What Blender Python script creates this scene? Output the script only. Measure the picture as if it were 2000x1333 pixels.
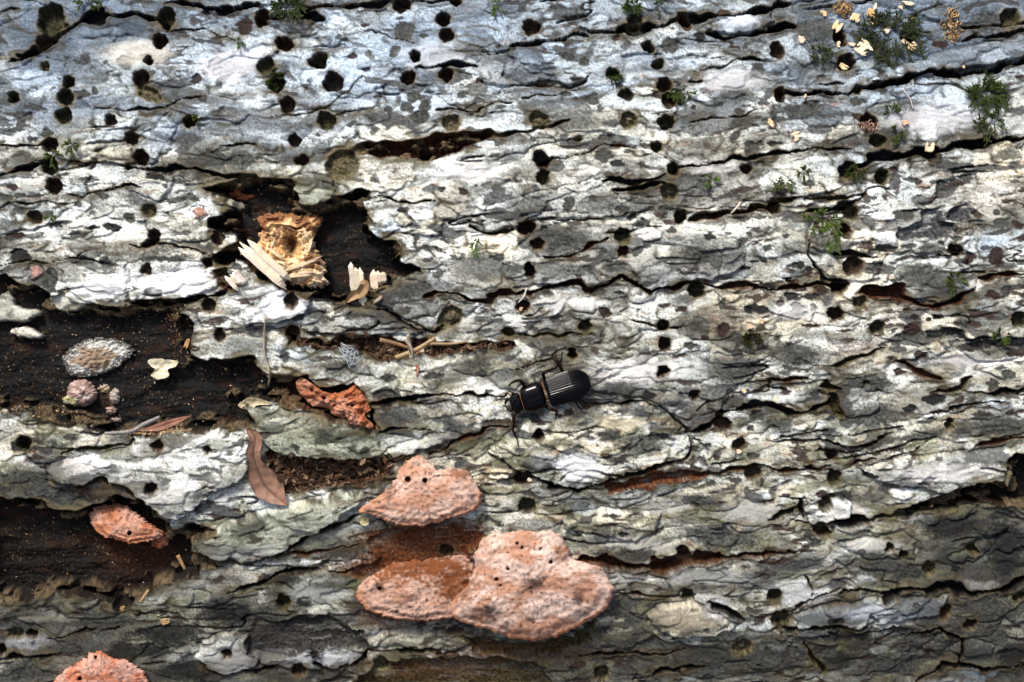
import bpy, math, random, time
import numpy as np
T0 = time.time()
for o in list(bpy.data.objects): bpy.data.objects.remove(o)
S = bpy.context.scene
C = S.collection
# ------------------------------------------------------------------ camera, sky, sun, exposure
ELEV = math.radians(50)                       # the log surface in the middle of the view faces 50 deg up
RLOG = 0.45                                   # log radius (m)
ZC = 0.43                                     # log axis height, sunk a little into the litter
PX = 0.000195                                 # one photo pixel on the bark (the beetle is 34 mm long)
FOC = 60.0 / 36.0 * 2000.0                    # focal length in photo pixels
DIST = PX * FOC
N0 = np.array([0, -math.cos(ELEV), math.sin(ELEV)])
UP = np.array([0, math.sin(ELEV), math.cos(ELEV)])
O0 = np.array([0, 0, ZC])
CAM = O0 + N0 * (RLOG + DIST)
cam = bpy.data.cameras.new('camera'); camo = bpy.data.objects.new('camera', cam); C.objects.link(camo)
cam.lens = 60; cam.sensor_width = 36; cam.clip_start = 0.01; cam.clip_end = 400
camo.location = CAM; camo.rotation_euler = (math.pi / 2 - ELEV, 0, 0)
S.camera = camo
SUN_EL, SUN_AZ = math.radians(70), math.radians(-62)    # azimuth: clockwise from +Y
w = bpy.data.worlds.new('World'); S.world = w; w.use_nodes = True
nt = w.node_tree; sky = nt.nodes.new('ShaderNodeTexSky'); sky.sky_type = 'NISHITA'; sky.sun_disc = False
sky.sun_elevation = SUN_EL; sky.sun_rotation = SUN_AZ; sky.air_density = 0.8; sky.dust_density = 5.5; sky.ozone_density = 0.5
bg = nt.nodes['Background']; bg.inputs['Strength'].default_value = 0.09
nt.links.new(sky.outputs['Color'], bg.inputs['Color'])
sl = bpy.data.lights.new('sun', 'SUN'); sl.energy = 2.1; sl.angle = math.radians(13); sl.color = (1.0, 0.96, 0.90)
so = bpy.data.objects.new('sun', sl); C.objects.link(so)
from mathutils import Vector, Matrix
sd = Vector((math.sin(SUN_AZ) * math.cos(SUN_EL), math.cos(SUN_AZ) * math.cos(SUN_EL), math.sin(SUN_EL)))
so.rotation_euler = (-sd).to_track_quat('-Z', 'Y').to_euler(); so.location = (0, 0, 4)
vs = S.view_settings; vs.view_transform = 'Standard'; vs.look = 'None'; vs.gamma = 1; vs.exposure = 0.86; vs.use_curve_mapping = False
S.render.engine = 'CYCLES'

# ------------------------------------------------------------------ helpers
rng = np.random.default_rng(7); random.seed(7)
F = np.float32
_p = rng.permutation(512).astype(np.int32); _p = np.concatenate([_p, _p])
_ga = (rng.random(512) * 2 * np.pi); _gx = np.cos(_ga).astype(F); _gy = np.sin(_ga).astype(F)
def noise(x, y, seed=0):
    x = np.asarray(x, F) + F(seed * 17.31 + 200); y = np.asarray(y, F) + F(seed * 9.77 + 200)
    xi = np.floor(x); yi = np.floor(y); fx = x - xi; fy = y - yi
    xi = xi.astype(np.int32) & 511; yi = yi.astype(np.int32) & 511
    u = fx * fx * fx * (fx * (fx * 6 - 15) + 10); v = fy * fy * fy * (fy * (fy * 6 - 15) + 10)
    x1 = (xi + 1) & 511; y1 = (yi + 1) & 511
    a = _p[_p[xi] + yi]; b = _p[_p[x1] + yi]; c = _p[_p[xi] + y1]; d = _p[_p[x1] + y1]
    n00 = _gx[a] * fx + _gy[a] * fy; n10 = _gx[b] * (fx - 1) + _gy[b] * fy
    n01 = _gx[c] * fx + _gy[c] * (fy - 1); n11 = _gx[d] * (fx - 1) + _gy[d] * (fy - 1)
    l = n00 + u * (n10 - n00); h = n01 + u * (n11 - n01)
    return (l + v * (h - l)) * F(1.5)
def fbm(x, y, seed=0, o=4, g=0.5, l=2.03):
    r = 0; a = 1.0; t = 0
    for i in range(o):
        r = r + a * noise(x * l ** i, y * l ** i, seed + i * 3); t += a; a *= g
    return r / F(t) * F(1.35)
def sst(a, b, x):
    t = np.clip((x - a) / (b - a), 0, 1); return t * t * (3 - 2 * t)
def mix(a, b, t): return a + (b - a) * t
def mixc(col, c, t):
    t = t[..., None]; return col * (1 - t) + np.asarray(c, F) * t
# --- pixel <-> place: a pixel gives a ray; the ray meets the log (or a shell h metres above it)
def rays(px, py):
    px = np.asarray(px, float); py = np.asarray(py, float)
    d = -N0 * FOC + np.multiply.outer(px - 1000.0, np.array([1.0, 0, 0])) + np.multiply.outer(666.5 - py, UP)
    return d
def on_log(px, py, h=0.0):
    """point on the log (h metres above its mean surface) seen at a photo pixel"""
    d = rays(px, py); oc = CAM - O0
    a = d[..., 1] ** 2 + d[..., 2] ** 2; b = d[..., 1] * oc[1] + d[..., 2] * oc[2]
    c = oc[1] ** 2 + oc[2] ** 2 - (RLOG + np.asarray(h)) ** 2
    t = (-b - np.sqrt(np.maximum(b * b - a * c, 0))) / a
    return CAM + d * t[..., None]
def normal_at(P):
    n = np.array(P, float) - O0; n[..., 0] = 0
    return n / np.linalg.norm(n, axis=-1, keepdims=True)
def P3(px, py, h=0.0): return Vector(on_log(float(px), float(py), h))
def setp(o, label=None, cat=None, group=None, kind=None):
    for k, v in (('label', label), ('category', cat), ('group', group), ('kind', kind)):
        if v: o[k] = v
    return o
def link(name, me, parent=None):
    o = bpy.data.objects.new(name, me); C.objects.link(o)
    if parent is not None:
        o.parent = parent; o.matrix_parent_inverse = Matrix.Translation(parent.location).inverted()
    return o
def empty(name, loc): 
    o = bpy.data.objects.new(name, None); C.objects.link(o); o.location = loc; o.empty_display_size = 0.01
    return o
def np_mesh(name, V, Q, mat, col=None, smooth=True):
    """mesh from numpy: V (n,3), Q (m,3 or 4)"""
    V = np.asarray(V, F); Q = np.asarray(Q, np.int32); k = Q.shape[1]
    me = bpy.data.meshes.new(name); me.vertices.add(len(V)); me.vertices.foreach_set('co', V.ravel())
    me.loops.add(Q.size); me.loops.foreach_set('vertex_index', Q.ravel())
    me.polygons.add(len(Q)); me.polygons.foreach_set('loop_start', np.arange(0, Q.size, k, dtype=np.int32))
    me.polygons.foreach_set('use_smooth', np.full(len(Q), smooth, bool))
    if col is not None:
        at = me.color_attributes.new('Col', 'FLOAT_COLOR', 'POINT')
        c4 = np.ones((len(V), 4), F); c4[:, :3] = col; at.data.foreach_set('color', c4.ravel())
    me.materials.append(mat); me.update(); me.validate()
    return me
def material(name, rough=0.85, attr=True, color=(.5, .5, .5), vary=0.25, scale=900, bump=0.25, bdist=0.0003, bscale=2600, spec=0.25, coat=0, detail=6, stretch=(1, 1, 1)):
    m = bpy.data.materials.new(name); m.use_nodes = True; t = m.node_tree; b = t.nodes['Principled BSDF']
    b.inputs['Roughness'].default_value = rough; b.inputs['Specular IOR Level'].default_value = spec
    b.inputs['Coat Weight'].default_value = coat; b.inputs['Coat Roughness'].default_value = 0.08
    tc = t.nodes.new('ShaderNodeTexCoord'); mp = t.nodes.new('ShaderNodeMapping'); mp.inputs['Scale'].default_value = stretch
    t.links.new(tc.outputs['Object'], mp.inputs['Vector'])
    nz = t.nodes.new('ShaderNodeTexNoise'); nz.inputs['Scale'].default_value = scale; nz.inputs['Detail'].default_value = detail; nz.inputs['Roughness'].default_value = 0.7
    t.links.new(mp.outputs['Vector'], nz.inputs['Vector'])
    mr = t.nodes.new('ShaderNodeMapRange'); mr.inputs['From Min'].default_value = 0.25; mr.inputs['From Max'].default_value = 0.75
    mr.inputs['To Min'].default_value = 1 - vary; mr.inputs['To Max'].default_value = 1 + vary
    t.links.new(nz.outputs['Fac'], mr.inputs['Value'])
    vm = t.nodes.new('ShaderNodeVectorMath'); vm.operation = 'SCALE'
    if attr:
        at = t.nodes.new('ShaderNodeAttribute'); at.attribute_name = 'Col'; t.links.new(at.outputs['Color'], vm.inputs[0])
    else: vm.inputs[0].default_value = color
    t.links.new(mr.outputs['Result'], vm.inputs['Scale']); t.links.new(vm.outputs['Vector'], b.inputs['Base Color'])
    if bump:
        n2 = t.nodes.new('ShaderNodeTexNoise'); n2.inputs['Scale'].default_value = bscale; n2.inputs['Detail'].default_value = 5; n2.inputs['Roughness'].default_value = 0.65
        t.links.new(mp.outputs['Vector'], n2.inputs['Vector'])
        bp = t.nodes.new('ShaderNodeBump'); bp.inputs['Strength'].default_value = bump; bp.inputs['Distance'].default_value = bdist
        t.links.new(n2.outputs['Fac'], bp.inputs['Height']); t.links.new(bp.outputs['Normal'], b.inputs['Normal'])
    return m
M_BARK = material('weathered_bark', 0.95, vary=0.28, scale=1900, bump=0.55, bdist=0.00045, bscale=3200, spec=0.06, detail=3)
M_WOOD = material('bare_dark_wood', 0.8, vary=0.4, scale=900, bump=0.6, bdist=0.0004, bscale=2200, spec=0.15)
M_FUNG = material('fungus_skin', 0.95, vary=0.22, scale=1500, bump=0.7, bdist=0.0005, bscale=2000, spec=0.05, detail=4)
M_PALE = material('fresh_wood', 0.75, vary=0.3, scale=500, bump=0.5, bdist=0.0003, bscale=1500, spec=0.2)
M_BLACK = material('black_shell', 0.06, attr=False, color=(0.002, 0.002, 0.003), vary=0.2, bump=0.1, bdist=0.00005, bscale=1500, spec=0.17, coat=0.0)
M_LEGS = material('brown_leg', 0.4, attr=False, color=(0.012, 0.005, 0.003), vary=0.3, bump=0.2, bdist=0.0001, spec=0.12)
M_HAIR = material('amber_fringe', 0.7, attr=False, color=(0.26, 0.11, 0.03), vary=0.3, bump=0.3, bdist=0.0001)
M_MOSS = material('moss_leaf', 0.6, vary=0.3, scale=700, bump=0, spec=0.3)
M_LEAF = material('dry_leaf', 0.6, vary=0.4, scale=420, bump=0.3, bdist=0.0003, bscale=700, spec=0.4)
M_TWIG = material('twig_bark', 0.8, vary=0.35, scale=800, bump=0.5, bdist=0.0002, bscale=2500)
M_SPID = material('spider_hair', 0.7, attr=False, color=(0.012, 0.011, 0.01), vary=0.4, bump=0.4, bdist=0.0001, bscale=4000)
M_WEB = material('spider_silk', 0.6, attr=False, color=(0.40, 0.44, 0.46), vary=0.2, bump=0.2, bdist=0.0001)
M_SOIL = material('leaf_litter_soil', 0.95, attr=False, color=(0.11, 0.075, 0.045), vary=0.6, scale=30, bump=0.8, bdist=0.02, bscale=45)


# ------------------------------------------------------------------ what the bark shows, in photo pixels
HOLES = [  # x, y, rx, ry, depth mm
(312,80,14,15,9),(290,118,10,9,8),(275,153,16,14,8),(292,184,25,12,3.5),(133,160,14,14,8),(127,190,17,17,8),(124,226,16,17,7),(25,191,13,12,8),
(370,237,14,13,9),(255,270,15,15,7),(275,308,15,15,7),(98,283,17,15,8),(97,326,15,16,8),(325,35,18,22,9),(100,38,24,30,8),(84,80,16,12,8),(215,235,13,12,6),
(88,130,9,9,4),(512,35,15,22,8),(557,86,20,13,8),(520,130,18,18,6),(540,165,17,17,6),(622,116,20,14,8),(618,125,22,10,7),(650,162,19,18,9),(561,205,14,14,7),(637,235,19,21,6),
(575,275,13,14,5),(590,314,14,10,5),(668,322,30,26,3.5),(866,38,13,14,9),(872,70,17,15,7),(811,111,10,11,9),(797,152,16,15,7),(872,146,14,14,8),(882,240,19,18,3.5),
(785,10,17,14,6),(890,5,12,7,7),(830,300,12,16,7),(1038,54,15,14,7),(1266,93,14,12,9),(1285,125,14,12,8),(1198,144,15,12,6),(1298,167,16,15,7),(1308,197,14,14,7),
(1222,185,13,10,6),(1228,236,19,18,4),(1300,240,16,14,8),(1053,235,20,16,3.5),(1282,287,12,11,7),(1058,311,13,19,8),(1060,347,14,17,8),(1315,330,13,12,7),(1457,331,11,9,6),(1338,42,12,22,7),
(1240,40,14,13,5),(1518,100,15,19,7),(1523,185,12,17,8),(1640,75,14,19,7),(1652,122,16,16,7),(1972,35,18,16,6),(1697,240,20,17,7),(1714,275,17,13,7),(1655,332,18,14,7),
(1775,75,14,12,7),(1675,175,10,12,7),(105,365,15,14,9),(69,424,18,14,5),(291,412,16,15,4),(285,528,14,13,5),(300,462,15,15,7),(293,474,20,9,6),(407,597,14,12,6),(428,655,13,13,5),
(425,465,13,16,6),(405,512,13,10,8),(570,585,14,13,7),(572,652,14,15,6),(880,620,27,20,3),(994,650,13,12,5),(1028,445,17,13,8),(1050,477,15,13,7),(1034,527,10,15,9),
(1216,460,15,15,7),(1217,490,13,13,6),(1330,423,13,18,9),(1022,597,15,13,6),(1144,638,12,13,5),(1295,637,13,13,7),(1307,375,19,16,4),(1360,567,15,16,8),(1298,674,15,14,8),
(1647,450,18,14,7),(1664,518,19,16,7),(1632,613,16,14,9),(1640,558,20,15,7),(1680,590,14,14,4),(1723,345,14,15,7),(1512,405,16,14,7),(1660,415,20,14,7),(1865,488,15,13,5),
(1714,640,14,12,6),(1990,625,15,15,6),(1295,724,13,12,8),(1118,692,10,11,7),(1052,846,11,10,7),(1355,770,12,12,5),(1412,830,17,13,6),(1443,870,14,13,6),(1023,935,18,14,7),
(1030,992,17,15,6),(1470,925,18,15,6),(1855,830,8,10,6),(1625,890,14,12,6),(1630,935,16,17,6),(46,868,14,14,8),(309,867,13,14,7),(297,949,14,14,8),(408,873,10,8,6),
(443,1273,10,9,6),(62,1242,12,9,6),(30,1240,15,10,4),(553,1177,13,14,6),(585,1307,14,14,5),(745,1300,16,18,3),(873,1080,14,11,5),(1335,1082,15,14,6),(1345,1165,14,12,6),
(1175,1318,14,16,4),(1450,1265,18,15,3.5),(1605,1037,18,12,7),(1513,1165,15,14,7),(1525,1208,18,14,5),(1900,1075,14,9,5),(1737,1068,8,9,5),(1763,1080,9,8,5),
(1845,1195,11,17,5),(1895,1220,14,9,5),(2,1270,12,12,6),(1130,272,9,5,4),(1815,1110,12,14,4),(1990,1165,16,11,5),(1612,985,12,11,6),(945,1130,1,1,0.1)]
# crevices: points, width px, depth mm, floor (d dark, r rust, o olive)
CREV = [
([(20,118),(45,112),(75,100),(105,82),(135,55),(175,36),(215,30),(260,30),(310,38),(330,48)],15,6,'d'),([(318,8),(350,4),(385,10),(400,20),(440,22),(480,12),(502,8)],10,6,'d'),
([(0,28),(20,18),(40,20)],4,2,'d'),([(0,283),(40,282),(85,283)],5,3,'d'),([(0,340),(40,330),(85,318),(105,310)],10,5,'d'),([(120,312),(180,322),(220,318),(262,324)],4,2.5,'o'),
([(255,328),(320,334),(350,328),(385,330),(420,342),(470,345),(500,345)],12,5,'d'),([(190,212),(240,215),(310,212),(350,198),(395,188)],3,2,'d'),([(430,285),(500,282)],3,2,'d'),
([(325,60),(400,60),(450,75),(465,82)],2.5,1.5,'d'),([(600,18),(640,12),(690,14),(740,10),(760,3),(850,2),(900,0)],6,3,'d'),([(505,34),(560,33),(600,31),(628,35)],14,5,'d'),
([(710,60),(760,72),(810,82)],2.5,1.5,'d'),([(530,228),(560,223),(600,222),(640,210),(690,165),(705,150)],2.5,1.5,'o'),([(815,135),(840,131),(880,125),(910,127),(935,130)],5,4,'d'),
([(655,225),(700,215),(742,208)],3,2,'o'),([(860,215),(900,215),(935,215),(970,200),(1000,198)],4,2.5,'o'),([(960,262),(1000,262),(1060,250),(1110,238)],5,3,'d'),
([(998,90),(1050,86),(1100,75),(1130,68),(1155,68)],8,4.5,'d'),([(1128,56),(1180,62),(1230,62),(1290,50),(1340,36),(1400,32),(1450,28),(1500,17),(1540,8)],13,6.5,'d'),
([(1380,64),(1420,74),(1460,70),(1500,60),(1550,52)],8,5,'d'),([(1000,168),(1050,165),(1090,170),(1140,165),(1150,150)],4,2.5,'o'),([(1015,192),(1080,185),(1130,175)],2.5,2,'o'),
([(1360,138),(1410,132),(1440,118),(1470,115),(1500,115)],4,2.5,'d'),([(1290,162),(1340,160),(1370,155)],4,2.5,'d'),([(1350,235),(1400,232),(1450,228),(1480,215)],3.5,2.5,'o'),
([(1060,315),(1105,308)],9,4.5,'d'),([(1105,305),(1165,290),(1180,280),(1210,285),(1240,290)],4,2.5,'r'),([(1310,335),(1350,322),(1400,320),(1430,310),(1470,308),(1500,302),(1545,295),(1600,292),(1665,290)],6,3.5,'d'),
([(1500,55),(1552,52)],10,5,'d'),([(1600,165),(1650,165)],4,2.5,'d'),([(1535,180),(1570,185),(1610,182),(1660,185),(1685,172),(1750,165),(1790,147),(1815,140),(1850,148),(1900,145),(1960,130),(2010,116)],13,6,'d'),
([(1655,337),(1680,325),(1700,308),(1750,308),(1790,300),(1820,298),(1850,292),(1900,283),(1960,275),(2010,268)],15,7,'d'),([(1885,57),(1960,50),(2010,43)],7,3.5,'d'),([(1880,78),(1950,70),(2010,60)],6,3,'d'),
([(210,373),(240,364),(262,362),(282,364)],6,4,'d'),([(140,380),(160,388),(190,378),(215,368)],4,2.5,'o'),([(0,403),(50,395),(110,395),(145,398)],2.5,1.5,'d'),
([(255,482),(300,478),(340,480),(380,490),(420,500)],4,2.5,'d'),([(100,510),(140,508),(172,488)],2,1.2,'d'),([(0,520),(60,510),(112,515)],3,2,'o'),([(250,592),(300,586),(360,586),(400,580),(442,574)],9,4.5,'d'),
([(715,386),(760,387),(780,396),(800,396),(830,393),(850,395)],5,4,'d'),([(922,445),(950,456),(975,456),(1002,448)],4,3,'r'),
([(830,575),(870,571),(890,575),(910,580),(930,590),(955,590),(975,575),(1000,572),(1040,570),(1085,558),(1120,551),(1132,551),(1145,568),(1160,570),(1172,558),(1195,548),(1215,540),(1240,555),(1270,570),(1310,560),(1352,551),(1400,560),(1450,557),(1500,568),(1550,560),(1600,556),(1650,562)],9,5,'r'),
([(735,605),(770,615),(810,640),(842,650),(870,640)],5,3.5,'d'),([(1170,352),(1210,350),(1240,357),(1290,348),(1302,338)],7,4,'d'),([(1205,372),(1250,367),(1305,356)],9,5,'d'),
([(1350,428),(1410,420),(1450,413),(1500,405)],11,6,'r'),([(1070,500),(1110,500),(1140,487),(1160,476),(1192,465)],6,3.5,'r'),([(1085,430),(1130,432),(1170,425),(1230,415),(1262,420)],3,2,'o'),
([(1000,610),(1040,615),(1062,605)],2.5,1.5,'d'),([(1008,652),(1060,655),(1100,655),(1152,655)],4,2.5,'o'),([(1575,412),(1620,411),(1660,402),(1692,375)],13,6.5,'d'),
([(1500,398),(1560,387),(1630,389),(1682,380)],8,4,'o'),([(1690,372),(1712,362),(1740,368)],3.5,2.5,'d'),([(1575,470),(1580,500),(1600,530),(1615,545),(1642,548)],6,4,'d'),
([(1615,492),(1670,495),(1712,501)],6,3.5,'d'),([(1905,545),(1950,538),(2010,533)],8,4,'r'),([(1005,720),(1040,712),(1078,700)],3,2,'d'),([(1150,795),(1180,790),(1220,786),(1262,786),(1302,802),(1332,832),(1347,858)],3,2,'d'),
([(1020,928),(1050,940),(1080,950),(1130,961),(1160,946),(1190,936),(1240,922),(1275,911),(1310,901),(1347,890),(1352,872)],6,5,'d'),
([(1380,920),(1440,916),(1480,911),(1510,918),(1560,916),(1622,912)],6,4,'r'),([(1338,848),(1380,832),(1410,810),(1450,797),(1500,790),(1540,808),(1570,806),(1600,796),(1622,788)],7,4.5,'d'),
([(1360,800),(1390,780),(1430,766),(1500,762)],2.5,1.8,'o'),([(1612,737),(1618,748),(1632,756),(1645,762)],11,5,'o'),([(1625,775),(1632,790),(1648,812)],13,5,'o'),([(1500,737),(1530,746),(1550,741),(1592,738)],5,3.5,'r'),
([(1608,717),(1640,716),(1660,702),(1700,690),(1732,680)],6,4,'o'),([(1742,700),(1780,720),(1810,735),(1842,741)],5,3,'r'),([(1815,770),(1860,762),(1880,755),(1895,735)],6,4,'o'),([(1900,766),(1950,769),(2010,758)],6,4,'d'),
([(1845,806),(1870,795),(1910,790),(1962,785)],4,2.5,'d'),([(1668,873),(1700,868),(1720,856),(1740,846)],4,2.5,'d'),([(1665,906),(1700,897),(1760,890),(1795,873)],6,3,'r'),([(1900,870),(1940,862),(2000,856)],6,3,'r'),
([(1500,1015),(1550,1000),(1566,985)],6,3.5,'d'),([(1562,978),(1572,1000),(1568,1015)],13,4,'d'),([(1540,1018),(1600,1022),(1660,1016),(1720,1006),(1790,1000),(1860,990)],11,5,'d'),([(0,1286),(20,1281),(60,1284),(107,1279)],6,3.5,'d'),([(90,1250),(130,1245),(170,1236),(230,1230)],3,2,'d'),
([(265,1205),(310,1200),(352,1206)],3,2,'d'),([(545,1085),(570,1067),(600,1047),(640,1031),(680,1016),(702,1002)],6,4,'d'),([(490,1092),(550,1082),(600,1083),(640,1071),(702,1066)],4,2.5,'r'),
([(640,1118),(690,1112),(742,1098)],6,3,'r'),([(1138,1088),(1170,1091),(1210,1106),(1260,1107),(1330,1102),(1370,1089),(1430,1086),(1500,1082),(1552,1076)],13,6,'r'),
([(1378,1176),(1420,1191),(1452,1211)],7,4,'d'),([(1200,1162),(1260,1163),(1332,1166)],4,2.5,'r'),([(1130,1282),(1200,1277),(1300,1281),(1342,1266)],4,2.5,'d'),
([(1640,1160),(1690,1150),(1720,1159),(1780,1149),(1850,1146),(1900,1164),(1960,1146),(2010,1128)],12,5.5,'d'),([(1538,1197),(1560,1182),(1600,1162),(1642,1150)],5,3.5,'d'),
([(1577,1125),(1586,1162)],5,3.5,'d'),([(1570,1255),(1590,1290),(1612,1312)],8,4,'o'),([(780,1275),(810,1268),(850,1272)],9,3,'d'),([(850,1278),(890,1270),(935,1252)],4,3,'d'),
([(700,795),(740,788),(800,780),(850,770),(930,772),(985,775)],6,4,'d'),([(735,842),(770,838),(840,840)],4,2.5,'d'),([(840,885),(880,865),(925,850),(960,835),(990,830)],5,3,'r'),([(960,885),(985,905),(1003,920)],3,2,'d'),
([(615,1290),(660,1302),(715,1285),(720,1262)],4,2.5,'d'),([(390,1300),(440,1318),(500,1310),(540,1300)],4,3,'d'),([(440,1160),(500,1140),(560,1118),(620,1110)],6,3,'d'),([(100,1015),(130,1005),(150,1000)],4,2,'d'),
([(1630,1010),(1660,1018),(1700,1008)],3,2,'d'),([(1790,1330),(1850,1300),(1920,1310),(2010,1300)],6,4,'d'),([(1760,1240),(1840,1228),(1880,1250),(1870,1300)],5,3,'d'),([(1240,1330),(1300,1310),(1380,1300)],5,3,'d'),
([(110,935),(160,948),(200,935),(250,950),(290,985)],5,3,'o'),([(200,830),(260,856),(250,872),(120,885)],6,3,'o'),([(1500,1230),(1560,1225),(1650,1222),(1760,1225)],4,2.5,'d')]
# hollows where the bark is gone: polygon, depth mm, floor kind
HOLLOW = [
([(655,296),(720,281),(800,276),(870,264),(960,255),(977,262),(900,291),(870,302),(842,318),(800,310),(720,301)],6.5,'r'),
([(395,368),(430,357),(480,350),(500,346),(570,352),(574,375),(580,398),(605,406),(640,392),(655,382),(690,375),(708,367),(723,371),(715,388),(712,400),(720,415),(724,440),(728,455),(745,465),(752,472),(780,468),(784,478),(775,490),(785,505),(815,524),(818,535),(785,540),(770,546),(758,556),(735,570),(718,592),(690,594),(650,592),(600,578),(560,570),(515,545),(480,520),(455,508),(449,517),(420,512),(432,485),(470,470),(440,455),(412,448),(410,432),(432,420),(455,410),(458,395),(430,385)],9,'d'),
([(416,526),(448,522),(458,568),(446,572),(422,560)],6,'r'),
([(-40,528),(15,536),(28,556),(60,563),(75,556),(90,568),(100,590),(140,594),(165,592),(200,600),(240,604),(258,592),(300,592),(350,587),(372,592),(345,610),(368,620),(375,640),(368,658),(385,680),(373,697),(405,700),(440,706),(470,697),(492,697),(520,735),(545,730),(580,735),(600,736),(617,756),(650,759),(690,748),(712,765),(728,800),(735,840),(690,830),(650,815),(590,798),(540,785),(500,772),(468,786),(486,800),(500,815),(478,836),(440,831),(415,833),(385,838),(330,841),(280,849),(205,846),(195,838),(150,826),(100,822),(50,800),(-40,792)],7,'d'),
([(-40,968),(60,975),(90,985),(110,1000),(150,1000),(180,980),(230,968),(285,975),(320,1015),(335,1036),(400,1028),(415,1040),(376,1060),(380,1076),(410,1092),(432,1102),(400,1110),(380,1126),(350,1130),(300,1146),(280,1166),(250,1190),(220,1186),(200,1172),(160,1166),(110,1156),(60,1170),(30,1176),(-40,1178)],8,'b'),
([(520,882),(560,890),(640,897),(740,900),(780,892),(800,886),(768,905),(760,925),(740,940),(700,945),(640,950),(600,957),(562,962),(540,930)],4.5,'t'),
([(560,657),(600,662),(640,667),(670,657),(720,652),(780,667),(830,662),(880,672),(950,671),(1000,668),(1000,680),(940,680),(870,690),(800,695),(780,703),(740,702),(720,690),(690,678),(640,680),(600,675),(570,672)],5,'t'),
([(1670,570),(1690,562),(1740,560),(1755,552),(1765,575),(1790,585),(1812,596),(1840,592),(1870,577),(1902,565),(1882,588),(1832,604),(1800,596),(1740,584),(1690,582)],5,'r'),
([(1180,950),(1220,936),(1270,921),(1330,914),(1400,917),(1440,917),(1370,931),(1310,941),(1240,956),(1190,960)],2.2,'R'),
([(1740,1000),(1770,990),(1800,985),(1850,966),(1890,956),(1905,940),(1960,941),(1973,950),(1968,897),(1980,885),(2040,880),(2040,985),(1930,985),(1870,986),(1830,991),(1790,1002)],7,'b'),
([(1805,650),(1830,641),(1870,646),(1900,660),(1960,660),(2040,655),(2040,682),(1930,686),(1870,681),(1830,669)],2,'c'),
([(690,1333),(720,1310),(760,1292),(820,1286),(900,1280),(960,1285),(1010,1285),(1060,1300),(1080,1345),(690,1345)],1.6,'o'),
([(715,1050),(760,1033),(830,1036),(900,1022),(935,1016),(945,1045),(920,1080),(905,1140),(850,1150),(700,1140),(690,1112),(740,1092)],1.5,'R'),
([(500,1216),(560,1211),(620,1201),(680,1216),(690,1226),(715,1246),(718,1259),(690,1261),(640,1256),(600,1266),(520,1286),(480,1275)],1.2,'c'),
([(1755,452),(1770,440),(1800,425),(1815,408),(1840,405),(1838,420),(1835,435),(1860,440),(1868,450),(1855,460),(1825,462),(1815,460),(1795,467),(1755,462)],0.7,'k'),
([(1848,422),(1865,400),(1895,397),(1897,412),(1890,430),(1920,432),(1920,440),(1880,438),(1855,430)],0.7,'k'),
([(900,1238),(960,1244),(1040,1258),(1120,1240),(1165,1215),(1150,1250),(1080,1272),(1000,1280),(930,1270)],1.5,'o')]
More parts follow.
